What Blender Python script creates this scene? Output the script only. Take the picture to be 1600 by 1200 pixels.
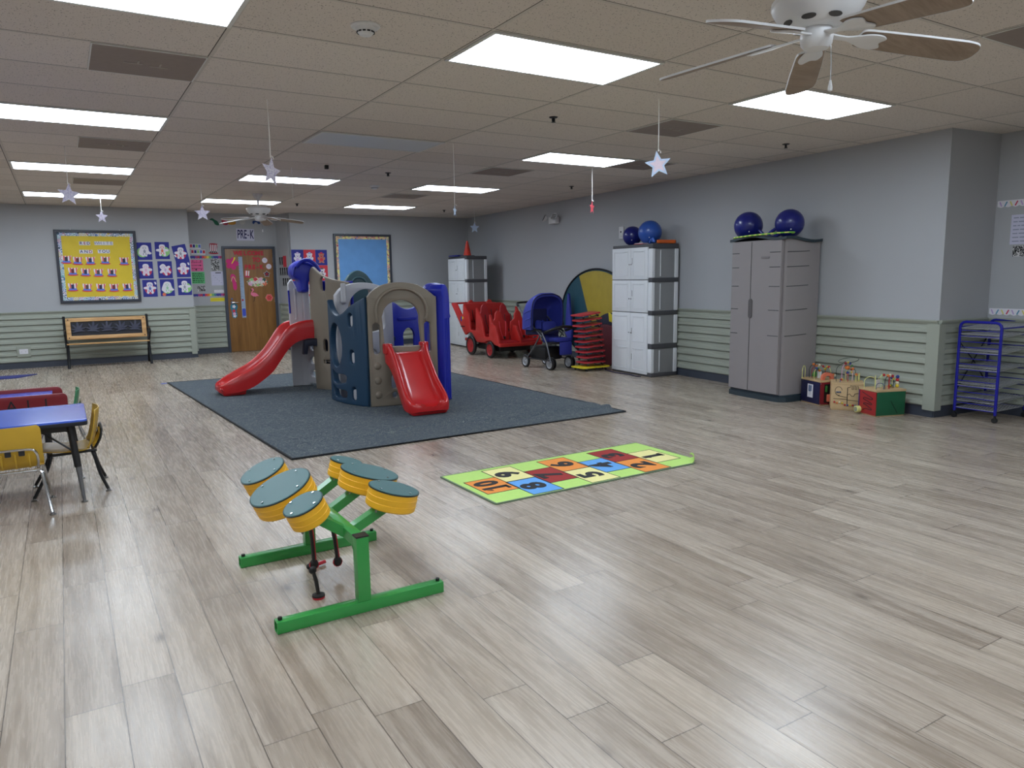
import bpy, bmesh, math, random
from mathutils import Vector, Matrix
random.seed(7)
for o in list(bpy.data.objects): bpy.data.objects.remove(o)
C = bpy.context.scene
COL = C.collection
PI = math.pi
R_ = math.radians

# ------------------------------------------------------------ camera, world, exposure
H, CE = 1.42, 2.715
def cam_basis(yaw, pitch, roll):
    cy, sy, cp, sp = math.cos(yaw), math.sin(yaw), math.cos(pitch), math.sin(pitch)
    f = Vector((sy*cp, cy*cp, -sp)); r = Vector((cy, -sy, 0)); d = -(r.cross(f))
    cr, sr = math.cos(roll), math.sin(roll)
    return r*cr + d*sr, -r*sr + d*cr, f
r_, d_, f_ = cam_basis(R_(31.31), R_(8.345), R_(.827))
cam = bpy.data.cameras.new('camera'); camo = bpy.data.objects.new('camera', cam); COL.objects.link(camo)
m = Matrix.Identity(4)
for i in range(3):
    m[i][0] = r_[i]; m[i][1] = -d_[i]; m[i][2] = -f_[i]
m[2][3] = H
camo.matrix_world = m
cam.sensor_width = 36; cam.lens = 1146.9/1600*36; cam.clip_end = 100; cam.clip_start = .05
C.camera = camo
w = bpy.data.worlds.new('world'); C.world = w; w.use_nodes = True
w.node_tree.nodes['Background'].inputs[0].default_value = (.5, .6, .7, 1)
w.node_tree.nodes['Background'].inputs[1].default_value = .05
C.view_settings.view_transform = 'Standard'; C.view_settings.look = 'None'
C.view_settings.gamma = 1; C.view_settings.use_curve_mapping = False
C.view_settings.exposure = .12
LIGHT_STRENGTH = 13.5

# ------------------------------------------------------------ materials
def lin(c):
    return tuple(((x/255)/12.92 if x/255 <= .04045 else ((x/255+.055)/1.055)**2.4) for x in c)
MC = {}
def M(name, rgb, rough=.5, metal=0, var=.06, scale=8, bump=0, bscale=60, coat=0, emit=None, spec=.5, stretch=None, sheen=0):
    """principled with a little procedural colour variation and bump"""
    if name in MC: return MC[name]
    mt = bpy.data.materials.new(name); mt.use_nodes = True
    nt = mt.node_tree; b = nt.nodes['Principled BSDF']
    c = lin(rgb)
    b.inputs['Roughness'].default_value = rough; b.inputs['Metallic'].default_value = metal
    b.inputs['Specular IOR Level'].default_value = spec
    if coat: b.inputs['Coat Weight'].default_value = coat; b.inputs['Coat Roughness'].default_value = .08
    if sheen: b.inputs['Sheen Weight'].default_value = sheen
    tc = nt.nodes.new('ShaderNodeTexCoord'); mp = nt.nodes.new('ShaderNodeMapping')
    nt.links.new(tc.outputs['Object'], mp.inputs[0])
    if stretch: mp.inputs['Scale'].default_value = stretch
    n = nt.nodes.new('ShaderNodeTexNoise'); n.inputs['Scale'].default_value = scale; n.inputs['Detail'].default_value = 5
    nt.links.new(mp.outputs[0], n.inputs['Vector'])
    rp = nt.nodes.new('ShaderNodeMix'); rp.data_type = 'RGBA'
    rp.inputs['A'].default_value = tuple(max(0, x*(1-var*2)) for x in c)+(1,)
    rp.inputs['B'].default_value = tuple(min(1, x*(1+var*2)) for x in c)+(1,)
    nt.links.new(n.outputs['Fac'], rp.inputs['Factor'])
    nt.links.new(rp.outputs['Result'], b.inputs['Base Color'])
    if bump:
        n2 = nt.nodes.new('ShaderNodeTexNoise'); n2.inputs['Scale'].default_value = bscale; n2.inputs['Detail'].default_value = 4
        nt.links.new(mp.outputs[0], n2.inputs['Vector'])
        bp = nt.nodes.new('ShaderNodeBump'); bp.inputs['Strength'].default_value = bump; bp.inputs['Distance'].default_value = .01
        nt.links.new(n2.outputs['Fac'], bp.inputs['Height']); nt.links.new(bp.outputs[0], b.inputs['Normal'])
    if emit:
        b.inputs['Emission Color'].default_value = lin(emit[0])+(1,); b.inputs['Emission Strength'].default_value = emit[1]
    MC[name] = mt
    return mt

class NB:
    """tiny node builder"""
    def __init__(s, name):
        s.mt = bpy.data.materials.new(name); s.mt.use_nodes = True; s.nt = s.mt.node_tree
        s.b = s.nt.nodes['Principled BSDF']
        s.tc = s.nt.nodes.new('ShaderNodeTexCoord')
    def new(s, t, **k):
        n = s.nt.nodes.new(t)
        for a, v in k.items(): setattr(n, a, v)
        return n
    def lk(s, a, b):
        if isinstance(a, (int, float)): b.default_value = a
        elif isinstance(a, tuple): b.default_value = a
        else: s.nt.links.new(a, b)
    def m(s, op, a, b=None, c=None, clamp=False):
        n = s.new('ShaderNodeMath', operation=op, use_clamp=clamp); s.lk(a, n.inputs[0])
        if b is not None: s.lk(b, n.inputs[1])
        if c is not None: s.lk(c, n.inputs[2])
        return n.outputs[0]
    def xyz(s):
        n = s.new('ShaderNodeSeparateXYZ'); s.lk(s.tc.outputs['Object'], n.inputs[0]); return n.outputs
    def comb(s, x, y, z):
        n = s.new('ShaderNodeCombineXYZ'); s.lk(x, n.inputs[0]); s.lk(y, n.inputs[1]); s.lk(z, n.inputs[2]); return n.outputs[0]
    def noise(s, v, scale, detail=4, rough=.5, dist=0):
        n = s.new('ShaderNodeTexNoise'); s.lk(v, n.inputs['Vector']); n.inputs['Scale'].default_value = scale
        n.inputs['Detail'].default_value = detail; n.inputs['Roughness'].default_value = rough; n.inputs['Distortion'].default_value = dist
        return n.outputs['Fac']
    def white(s, v):
        n = s.new('ShaderNodeTexWhiteNoise', noise_dimensions='3D'); s.lk(v, n.inputs['Vector']); return n.outputs['Value']
    def ramp(s, f, stops, interp='LINEAR'):
        n = s.new('ShaderNodeValToRGB'); s.lk(f, n.inputs[0]); cr = n.color_ramp; cr.interpolation = interp
        while len(cr.elements) < len(stops): cr.elements.new(.5)
        for e, (p, c) in zip(cr.elements, stops):
            e.position = p; e.color = (lin(c)+(1,)) if isinstance(c, tuple) else (c, c, c, 1)
        return n.outputs[0]
    def mix(s, f, a, b, mode='MIX'):
        n = s.new('ShaderNodeMix', data_type='RGBA', blend_type=mode)
        s.lk(f, n.inputs['Factor'])
        for v, i in ((a, 'A'), (b, 'B')):
            s.lk(lin(v)+(1,) if isinstance(v, tuple) and len(v) == 3 else v, n.inputs[i])
        return n.outputs['Result']
    def bump(s, h, st, dist=.01):
        n = s.new('ShaderNodeBump'); s.lk(h, n.inputs['Height']); n.inputs['Strength'].default_value = st; n.inputs['Distance'].default_value = dist
        s.lk(n.outputs[0], s.b.inputs['Normal'])

def mat_floor():
    N = NB('vinyl_plank'); x, y, z = N.xyz()
    rx = N.m('DIVIDE', N.m('SUBTRACT', x, .0635), .1735)
    row = N.m('FLOOR', rx); fx = N.m('SUBTRACT', rx, row)
    off = N.white(N.comb(row, 3.3, 0))
    ry = N.m('ADD', N.m('DIVIDE', y, 1.22), N.m('MULTIPLY', off, 7.0))
    col = N.m('FLOOR', ry); fy = N.m('SUBTRACT', ry, col)
    pid = N.white(N.comb(row, col, 1.0)); pid2 = N.white(N.comb(row, col, 9.0))
    v = N.comb(N.m('ADD', x, N.m('MULTIPLY', pid, 5.0)), N.m('MULTIPLY', N.m('ADD', y, N.m('MULTIPLY', pid2, 9.0)), .075), pid)
    g1 = N.noise(v, 10, 8, .6, 1.5)
    v2 = N.comb(N.m('ADD', x, N.m('MULTIPLY', pid2, 5.0)), N.m('MULTIPLY', y, .05), pid2)
    g2 = N.noise(v2, 100, 4, .6, .4)
    g3 = N.noise(N.comb(x, N.m('MULTIPLY', y, .45), pid), 3.2, 4, .6)
    vt = N.comb(x, N.m('MULTIPLY', y, .02), pid)
    g4 = N.noise(vt, 260, 3, .6)
    base = N.ramp(g1, [(.26, (104, 90, 76)), (.41, (148, 133, 117)), (.53, (178, 164, 148)), (.75, (200, 188, 173))])
    base = N.mix(N.m('MULTIPLY', N.ramp(g2, [(.36, 1.), (.5, 0.)]), .34), base, (102, 88, 74))
    base = N.mix(N.m('MULTIPLY', N.ramp(g3, [(.45, 0.), (.75, 1.)]), .35), base, (176, 158, 136))
    base = N.mix(N.m('MULTIPLY', N.ramp(g4, [(.30, 1.), (.44, 0.)]), .14), base, (116, 106, 96))
    tint = N.ramp(pid, [(0, (140, 127, 113)), (.5, (168, 155, 140)), (1, (190, 177, 160))])
    base = N.mix(.40, base, tint)
    # knots
    vo = N.new('ShaderNodeTexVoronoi'); N.lk(N.comb(x, N.m('MULTIPLY', y, .55), 0), vo.inputs['Vector']); vo.inputs['Scale'].default_value = 3.4
    kn = N.ramp(vo.outputs['Distance'], [(.03, 1.), (.06, .6), (.10, .15), (.14, 0.)])
    base = N.mix(N.m('MULTIPLY', kn, .8), base, (84, 72, 62))
    ex = N.m('MINIMUM', fx, N.m('SUBTRACT', 1.0, fx)); ey = N.m('MINIMUM', fy, N.m('SUBTRACT', 1.0, fy))
    sx = N.m('LESS_THAN', ex, .010); sy = N.m('LESS_THAN', ey, .0016)
    seam = N.m('MAXIMUM', sx, sy)
    base = N.mix(N.m('MULTIPLY', seam, .85), base, (70, 61, 53))
    N.lk(base, N.b.inputs['Base Color'])
    rg = N.m('ADD', .17, N.m('MULTIPLY', g2, .2)); N.lk(rg, N.b.inputs['Roughness'])
    N.b.inputs['Specular IOR Level'].default_value = .62
    N.bump(N.m('ADD', N.m('MULTIPLY', g2, .6), N.m('SUBTRACT', 0.0, seam)), .045, .004)
    return N.mt

GX0, GY0, TX, TY = .870, 4.173, 1.2192, .6096
def mat_ceiling():
    N = NB('acoustic_tile'); x, y, z = N.xyz()
    u = N.m('DIVIDE', N.m('SUBTRACT', x, GX0), TX); v = N.m('DIVIDE', N.m('SUBTRACT', y, GY0), TY)
    fu = N.m('FRACT', u); fv = N.m('FRACT', v)
    eu = N.m('MULTIPLY', N.m('MINIMUM', fu, N.m('SUBTRACT', 1.0, fu)), TX)
    ev = N.m('MULTIPLY', N.m('MINIMUM', fv, N.m('SUBTRACT', 1.0, fv)), TY)
    e = N.m('MINIMUM', eu, ev)
    su = N.m('MULTIPLY', N.m('SUBTRACT', 1.0, fu), TX); sv = N.m('MULTIPLY', N.m('SUBTRACT', 1.0, fv), TY); e2 = N.m('MINIMUM', su, sv)
    bar = N.m('LESS_THAN', e, .011); line = N.m('MULTIPLY', N.m('GREATER_THAN', e2, .0105), N.m('LESS_THAN', e2, .0165))  # thin T-bar shadow painted as a dark strip along one side of each bar
    vec = N.comb(x, y, 0)
    big = N.noise(vec, .7, 2)
    tid = N.white(N.comb(N.m('FLOOR', u), N.m('FLOOR', v), 2.0))
    base = N.mix(tid, (212, 202, 192), (221, 212, 203))
    vo = N.new('ShaderNodeTexVoronoi'); N.lk(vec, vo.inputs['Vector']); vo.inputs['Scale'].default_value = 62
    pin = N.m('MULTIPLY', N.m('LESS_THAN', vo.outputs['Distance'], .2), N.m('GREATER_THAN', N.noise(vec, 38, 2), .5))
    fis = N.noise(N.comb(N.m('MULTIPLY', x, 1.0), N.m('MULTIPLY', y, .55), 4), 130, 2)
    fism = N.m('LESS_THAN', fis, .33)
    base = N.mix(N.m('MULTIPLY', N.m('MAXIMUM', pin, fism), .8), base, (86, 77, 70))
    base = N.mix(bar, base, (202, 195, 186))
    base = N.mix(N.m('MULTIPLY', line, .95), base, (52, 47, 44))
    N.lk(base, N.b.inputs['Base Color']); N.b.inputs['Roughness'].default_value = .9
    N.bump(N.m('MAXIMUM', bar, N.m('MULTIPLY', fis, .2)), .3, .004)
    return N.mt

def mat_rug():
    N = NB('blue_grey_loop_carpet'); x, y, z = N.xyz()
    v = N.comb(x, N.m('MULTIPLY', y, 1.3), z)
    a = N.noise(v, 9, 3, .5, 3.2)
    ln = N.ramp(N.m('ABSOLUTE', N.m('SUBTRACT', a, .5)), [(.012, 1.), (.03, 0.)])
    b = N.noise(v, 150, 3); c = N.noise(v, 1.2, 3)
    base = N.mix(b, (56, 65, 74), (106, 115, 122))
    base = N.mix(N.m('MULTIPLY', ln, .6), base, (158, 162, 152))
    base = N.mix(N.m('MULTIPLY', c, .25), base, (50, 58, 74))
    N.lk(base, N.b.inputs['Base Color']); N.b.inputs['Roughness'].default_value = .95; N.b.inputs['Specular IOR Level'].default_value = .15
    N.bump(N.m('ADD', b, N.m('MULTIPLY', ln, .5)), .5, .006)
    return N.mt

def mat_wood(name, c1, c2, scale=1., rough=.4, axis='x', spec=.5):
    N = NB(name); x, y, z = N.xyz()
    k = .08
    vx = {'x': (k, 1, 1), 'y': (1, k, 1), 'z': (1, 1, k)}[axis]
    v = N.comb(N.m('MULTIPLY', x, vx[0]), N.m('MULTIPLY', y, vx[1]), N.m('MULTIPLY', z, vx[2]))
    a = N.noise(v, 22*scale, 6, .6, .8); b = N.noise(v, 120*scale, 3)
    f = N.m('ADD', N.m('MULTIPLY', a, .8), N.m('MULTIPLY', b, .2))
    N.lk(N.ramp(f, [(.32, c1), (.66, c2)]), N.b.inputs['Base Color'])
    N.b.inputs['Roughness'].default_value = rough; N.b.inputs['Specular IOR Level'].default_value = spec
    N.bump(f, .12, .004)
    return N.mt

def mat_squiggle(name, bg, cols, scale, bend=2.0):
    """printed busy pattern in a few colours"""
    N = NB(name); x, y, z = N.xyz(); v = N.comb(x, y, z)
    vo = N.new('ShaderNodeTexVoronoi'); N.lk(v, vo.inputs['Vector']); vo.inputs['Scale'].default_value = scale
    sep = N.new('ShaderNodeSeparateColor'); N.lk(vo.outputs['Color'], sep.inputs[0])
    ring = N.m('FRACT', N.m('MULTIPLY', vo.outputs['Distance'], bend*2))
    mask = N.m('LESS_THAN', N.m('ABSOLUTE', N.m('SUBTRACT', ring, .5)), .22)
    st = [(i/len(cols), c) for i, c in enumerate(cols)]
    cc = N.ramp(sep.outputs[0], st, 'CONSTANT')
    N.lk(N.mix(mask, bg, cc), N.b.inputs['Base Color']); N.b.inputs['Roughness'].default_value = .7
    return N.mt

def mat_bands(name, cols, axis, period, off=0):
    N = NB(name); x, y, z = N.xyz(); a = (x, y, z)['xyz'.index(axis)]
    f = N.m('FRACT', N.m('DIVIDE', N.m('ADD', a, off+100*period), period))
    N.lk(N.ramp(f, [(i/len(cols), c) for i, c in enumerate(cols)], 'CONSTANT'), N.b.inputs['Base Color'])
    N.b.inputs['Roughness'].default_value = .6
    return N.mt

# ------------------------------------------------------------ geometry helpers
def bm_box(bm, lo, hi, bev=0, mtx=None):
    lo, hi = Vector(lo), Vector(hi)
    vs = [bm.verts.new((lo.x if i & 1 == 0 else hi.x, lo.y if i & 2 == 0 else hi.y, lo.z if i & 4 == 0 else hi.z)) for i in range(8)]
    fs = [bm.faces.new([vs[j] for j in q]) for q in ((0, 2, 3, 1), (4, 5, 7, 6), (0, 1, 5, 4), (2, 6, 7, 3), (0, 4, 6, 2), (1, 3, 7, 5))]
    if bev:
        es = list({e for f in fs for e in f.edges})
        r = bmesh.ops.bevel(bm, geom=es, offset=bev, segments=2, profile=.6, affect='EDGES')
        nv = {v for f in r['faces'] for v in f.verts} | {v for v in vs if v.is_valid}
        # all verts of this island
        seen = set(); st = [next(iter(nv))]
        while st:
            v = st.pop()
            if v in seen: continue
            seen.add(v); st += [e.other_vert(v) for e in v.link_edges]
        vs = list(seen)
    if mtx is not None:
        for v in vs: v.co = mtx @ v.co
    return vs
def box(lo, hi, bev=0, mtx=None, bm=None):
    bm = bm or bmesh.new(); bm_box(bm, lo, hi, bev, mtx); return bm
def frame_dir(d):
    d = Vector(d).normalized(); up = Vector((0, 0, 1)) if abs(d.z) < .95 else Vector((1, 0, 0))
    a = d.cross(up).normalized(); b = a.cross(d).normalized(); return a, b, d
def tube(path, r, n=10, bm=None, closed=False, square=False, cap=True, flat=1.):
    """tube through points; r a number or a list"""
    bm = bm or bmesh.new(); P = [Vector(p) for p in path]; L = len(P)
    rr = r if isinstance(r, (list, tuple)) else [r]*L
    rings = []; pa = None
    for i, p in enumerate(P):
        if closed: t = (P[(i+1) % L]-P[i-1])
        else: t = (P[min(i+1, L-1)]-P[max(i-1, 0)])
        t.normalize()
        if pa is None: a, _, _ = frame_dir(t)
        else:
            a = (pa - t*pa.dot(t)); a.normalize()
        b = t.cross(a)
        pa = a
        ring = []
        if square:
            k = rr[i]
            if 0 < i < L-1: pass
            for sx, sy in ((1, 1), (-1, 1), (-1, -1), (1, -1)): ring.append(bm.verts.new(p+a*sx*k+b*sy*k*flat))
        else:
            for j in range(n):
                an = 2*PI*j/n; ring.append(bm.verts.new(p+a*math.cos(an)*rr[i]+b*math.sin(an)*rr[i]*flat))
        rings.append(ring)
    q = len(rings[0])
    for i in range(L if closed else L-1):
        A, B = rings[i], rings[(i+1) % L]
        for j in range(q): bm.faces.new((A[j], A[(j+1) % q], B[(j+1) % q], B[j]))
    if cap and not closed:
        bm.faces.new(rings[0][::-1]); bm.faces.new(rings[-1])
    return bm
def lathe(prof, n=32, bm=None, mtx=None, arc=2*PI):
    """prof list of (r,z) around local z"""
    bm = bm or bmesh.new(); rings = []
    full = abs(arc-2*PI) < 1e-6; k = n if full else n+1
    nv = []
    for r, z in prof:
        if r < 1e-6: rings.append([bm.verts.new((0, 0, z))])
        else: rings.append([bm.verts.new((r*math.cos(arc*j/n), r*math.sin(arc*j/n), z)) for j in range(k)])
        nv += rings[-1]
    for A, B in zip(rings, rings[1:]):
        for j in range(n):
            j2 = (j+1) % k if full else j+1
            if len(A) == 1 and len(B) == 1: continue
            if len(A) == 1: bm.faces.new((A[0], B[j], B[j2]))
            elif len(B) == 1: bm.faces.new((A[j], A[j2], B[0]))
            else: bm.faces.new((A[j], A[j2], B[j2], B[j]))
    if mtx is not None:
        for v in nv: v.co = mtx @ v.co
    return bm
def ball(c, r, bm=None, s=(1, 1, 1), seg=20, mtx=None):
    bm = bm or bmesh.new()
    T = Matrix.Translation(Vector(c)) @ Matrix.Diagonal((s[0]*r, s[1]*r, s[2]*r, 1))
    if mtx is not None: T = mtx @ T
    bmesh.ops.create_uvsphere(bm, u_segments=seg, v_segments=max(6, seg//2), radius=1, matrix=T)
    return bm
def cyl(p0, p1, r0, r1=None, n=24, bm=None, bev=0):
    r1 = r0 if r1 is None else r1
    p0, p1 = Vector(p0), Vector(p1); L = (p1-p0).length
    a, b, d = frame_dir(p1-p0)
    T = Matrix.Translation(p0) @ Matrix(((a.x, b.x, d.x), (a.y, b.y, d.y), (a.z, b.z, d.z))).to_4x4()
    if bev: prof = [(0, 0), (r0-bev, 0), (r0, bev), (r1, L-bev), (r1-bev, L), (0, L)]
    else: prof = [(0, 0), (r0, 0), (r1, L), (0, L)]
    return lathe(prof, n, bm, T)
def rnd(pts, rad=.02, k=4):
    """round the corners of a closed polyline"""
    out = []; n = len(pts)
    for i in range(n):
        p = Vector(pts[i]).to_2d() if len(pts[i]) > 2 else Vector(pts[i]); a = Vector(pts[i-1]); b = Vector(pts[(i+1) % n])
        la, lb = (a-p).length, (b-p).length; r = min(rad, la*.45, lb*.45)
        A = p+(a-p).normalized()*r; B = p+(b-p).normalized()*r
        for j in range(k+1):
            t = j/k; q = A*(1-t)**2+p*2*t*(1-t)+B*t*t; out.append((q.x, q.y))
    return out
def smooth(pts, k=5, closed=True):
    """Catmull-Rom"""
    n = len(pts); out = []
    P = [Vector(p) for p in pts]
    rng = range(n) if closed else range(n-1)
    for i in rng:
        if closed: p0, p1, p2, p3 = P[i-1], P[i], P[(i+1) % n], P[(i+2) % n]
        else: p0, p1, p2, p3 = P[max(i-1, 0)], P[i], P[i+1], P[min(i+2, n-1)]
        for j in range(k):
            t = j/k
            out.append(tuple(.5*((2*p1)+(p2-p0)*t+(2*p0-5*p1+4*p2-p3)*t*t+(3*p1-p0-3*p2+p3)*t**3)))
    if not closed: out.append(tuple(P[-1]))
    return out
def circ(cx, cy, rx, ry=None, n=28, a0=0, a1=2*PI):
    ry = rx if ry is None else ry
    full = abs(a1-a0-2*PI) < 1e-6
    return [(cx+rx*math.cos(a0+(a1-a0)*i/(n if full else n-1)), cy+ry*math.sin(a0+(a1-a0)*i/(n if full else n-1))) for i in range(n)]
def stad(cx, cy, w, h, tilt=0):
    """rounded slot"""
    r = min(w, h)/2
    if h > w: p = circ(0, h/2-r, r, n=10, a0=0, a1=PI)+circ(0, -h/2+r, r, n=10, a0=PI, a1=2*PI)
    else: p = circ(w/2-r, 0, r, n=10, a0=-PI/2, a1=PI/2)+circ(-w/2+r, 0, r, n=10, a0=PI/2, a1=3*PI/2)
    c, s = math.cos(tilt), math.sin(tilt)
    return [(cx+x*c-y*s, cy+x*s+y*c) for x, y in p]
def rect(x0, y0, x1, y1): return [(x0, y0), (x1, y0), (x1, y1), (x0, y1)]
def star(cx, cy, R, r=None, rot=PI/2, n=5):
    r = r or R*.42
    return [(cx+(R if i % 2 == 0 else r)*math.cos(rot+PI*i/n), cy+(R if i % 2 == 0 else r)*math.sin(rot+PI*i/n)) for i in range(2*n)]
def plate(loops, th, bev=0, mtx=None, segs=0, bend=None, bm=None):
    """flat panel (with holes: even-odd) in local XY, thickness along Z, centred"""
    cu = bpy.data.curves.new('tmp', 'CURVE'); cu.dimensions = '2D'; cu.fill_mode = 'BOTH'
    cu.extrude = max(th/2-bev, 0); cu.bevel_depth = bev; cu.bevel_resolution = 1; cu.offset = -bev
    for lp in loops:
        s = cu.splines.new('POLY'); s.points.add(len(lp)-1); s.use_cyclic_u = True
        for p, q in zip(s.points, lp): p.co = (q[0], q[1], 0, 1)
    ob = bpy.data.objects.new('tmp', cu); COL.objects.link(ob)
    dg = bpy.context.evaluated_depsgraph_get(); dg.update()
    me = bpy.data.meshes.new_from_object(ob.evaluated_get(dg))
    b2 = bmesh.new(); b2.from_mesh(me)
    bpy.data.objects.remove(ob); bpy.data.curves.remove(cu); bpy.data.meshes.remove(me)
    bmesh.ops.remove_doubles(b2, verts=b2.verts, dist=1e-5)
    if segs:
        xs = [v.co.x for v in b2.verts]; x0, x1 = min(xs), max(xs)
        for i in range(1, segs):
            g = list(b2.verts)+list(b2.edges)+list(b2.faces)
            bmesh.ops.bisect_plane(b2, geom=g, plane_co=(x0+(x1-x0)*i/segs, 0, 0), plane_no=(1, 0, 0))
    if bend:
        for v in b2.verts: v.co = Vector(bend(v.co.x, v.co.y, v.co.z))
    if mtx is not None: b2.transform(mtx)
    if bm is None: return b2
    me = bpy.data.meshes.new('t'); b2.to_mesh(me); bm.from_mesh(me); bpy.data.meshes.remove(me); b2.free()
    return bm
def text_bm(s, size, depth=.0015, bold=0, mtx=None, bm=None, align='CENTER', spacing=1, shear=0, sx=1):
    cu = bpy.data.curves.new('t', 'FONT'); cu.body = s; cu.size = size; cu.extrude = depth/2; cu.offset = bold
    cu.align_x = align; cu.align_y = 'CENTER'; cu.space_character = spacing; cu.shear = shear; cu.resolution_u = 3
    ob = bpy.data.objects.new('t', cu); COL.objects.link(ob)
    dg = bpy.context.evaluated_depsgraph_get(); dg.update()
    me = bpy.data.meshes.new_from_object(ob.evaluated_get(dg))
    b2 = bmesh.new(); b2.from_mesh(me)
    bpy.data.objects.remove(ob); bpy.data.curves.remove(cu); bpy.data.meshes.remove(me)
    if sx != 1: b2.transform(Matrix.Diagonal((sx, 1, 1, 1)))
    if mtx is not None: b2.transform(mtx)
    if bm is None: return b2
    me = bpy.data.meshes.new('t'); b2.to_mesh(me); bm.from_mesh(me); bpy.data.meshes.remove(me); b2.free()
    return bm
def T(x=0, y=0, z=0): return Matrix.Translation((x, y, z))
def RZ(a): return Matrix.Rotation(a, 4, 'Z')
def RX(a): return Matrix.Rotation(a, 4, 'X')
def RY(a): return Matrix.Rotation(a, 4, 'Y')
def upright(P, d=(1, 0), z0=0):
    """matrix: local x -> plan direction d, local y -> world z, local z -> d x z (towards the viewer for d=+x)"""
    d = Vector((d[0], d[1], 0)).normalized(); n = d.cross(Vector((0, 0, 1)))
    m = Matrix.Identity(4)
    for i in range(3): m[i][0] = d[i]; m[i][1] = (0, 0, 1)[i]; m[i][2] = n[i]
    m[0][3], m[1][3], m[2][3] = P[0], P[1], z0
    return m
def jn(a, b):
    me = bpy.data.meshes.new('t'); b.to_mesh(me); a.from_mesh(me); bpy.data.meshes.remove(me); b.free(); return a
def ob(name, bm, mat, parent=None, mtx=None, ang=35):
    me = bpy.data.meshes.new(name)
    bmesh.ops.recalc_face_normals(bm, faces=bm.faces)
    bm.to_mesh(me); bm.free()
    mats = mat if isinstance(mat, (list, tuple)) else [mat]
    for m_ in mats: me.materials.append(m_)
    for p in me.polygons: p.use_smooth = True
    me.set_sharp_from_angle(angle=R_(ang))
    o = bpy.data.objects.new(name, me); COL.objects.link(o)
    if parent: o.parent = parent
    if mtx is not None: o.matrix_local = mtx
    return o
def thing(name, label, cat, loc=(0, 0, 0), rz=0, group=None, mtx=None):
    o = bpy.data.objects.new(name, None); COL.objects.link(o); o.empty_display_size = .1
    if mtx is not None: o.matrix_world = mtx
    else: o.location = loc; o.rotation_euler = (0, 0, rz)
    return tag(o, label, cat, group)
def tag(o, label, cat, group=None):
    o['label'] = label; o['category'] = cat
    if group: o['group'] = group
    return o
def struct(name, bm, mat, ang=35):
    o = ob(name, bm, mat, ang=ang); o['kind'] = 'structure'; return o
def dup(root, loc=None, mtx=None, label=None, group=None):
    r = root.copy(); COL.objects.link(r)
    if mtx is not None: r.matrix_world = mtx
    elif loc is not None: r.location = loc
    if label: r['label'] = label
    if group: r['group'] = group
    def rec(a, b):
        for ch in list(a.children):
            c = ch.copy(); COL.objects.link(c); c.parent = b; rec(ch, c)
    rec(root, r)
    return r

# ------------------------------------------------------------ common materials
WALL = M('grey_wall_paint', (174, 176, 179), .55, var=.015, scale=1.2, bump=.03, bscale=180)
SIDE = M('sage_siding', (160, 165, 152), .5, var=.01, scale=3)
BASE = M('navy_grey_vinyl_base', (62, 68, 80), .45, var=.03)
WHITE = M('white_enamel', (222, 222, 222), .35, var=.01)
CHROME = M('chrome', (200, 200, 200), .18, 1, var=.02)
STEEL = M('brushed_steel', (150, 150, 150), .35, 1, var=.05)
BLACK = M('black_plastic', (22, 22, 24), .45, var=.05)
BLACKM = M('black_metal', (26, 27, 30), .4, .3, var=.05)
PAPER = M('white_paper', (228, 226, 232), .8, var=.02)

# ------------------------------------------------------------ room shell
def room_ref(P, Q):
    return Vector((7.4, 0, 0)) if (P[0] > 7.0 and abs(P[1]-3.87) < .2 and 3.7 < Q[1] < 4 and abs(Q[0]-P[0]) > abs(Q[1]-P[1])) else (Vector((3, 15.0, 0)) if P[1] > 14.7 and abs(P[0]-2.10) < .01 and abs(Q[0]-2.10) < .01 else Vector((3, 6, 0)))
def wallseg(name, P, Q, z0=0, z1=CE+.0, th=.1):
    ref = room_ref(P, Q)
    P, Q = Vector((*P, 0)), Vector((*Q, 0)); d = (Q-P).normalized(); n = d.cross(Vector((0, 0, 1)))
    if n.dot(ref-P) > 0: n = -n     # outwards
    bm = bmesh.new(); vs = []
    for p in (P, Q, Q+n*th, P+n*th): vs.append((bm.verts.new((p.x, p.y, z0)), bm.verts.new((p.x, p.y, z1))))
    for i in range(4):
        a, b = vs[i], vs[(i+1) % 4]; bm.faces.new((a[0], b[0], b[1], a[1]))
    bm.faces.new([v[0] for v in vs]); bm.faces.new([v[1] for v in vs])
    return struct(name, bm, WALL)
WS = {'wall_back_left': ((-6, 14.8), (2.10, 14.8)), 'wall_alcove_left': ((2.10, 14.9), (2.10, 15.4)), 'wall_alcove_back': ((2.0, 15.4), (3.93, 15.4)),
      'wall_alcove_right': ((3.83, 15.4), (3.93, 14.9)), 'wall_back_right': ((3.95, 14.8), (7.9, 14.8)), 'wall_right': ((7.9, 14.8), (7.14, 3.87)),
      'wall_recess_side': ((7.155, 3.869), (7.9, 3.81)), 'wall_recess_right': ((7.9, 3.81), (7.29, -5)), 'wall_rear': ((-6, -5), (7.29, -5)), 'wall_left': ((-6, -5), (-6, 14.8))}
for k, (p, q) in WS.items(): wallseg(k, p, q)
bm = bmesh.new(); bm_box(bm, (-6.2, -5.2, -.06), (8.3, 15.7, 0)); struct('floor', bm, mat_floor())
bm = bmesh.new(); bm_box(bm, (-6.2, -5.2, CE), (8.3, 15.7, CE+.06)); struct('ceiling', bm, mat_ceiling())

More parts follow.
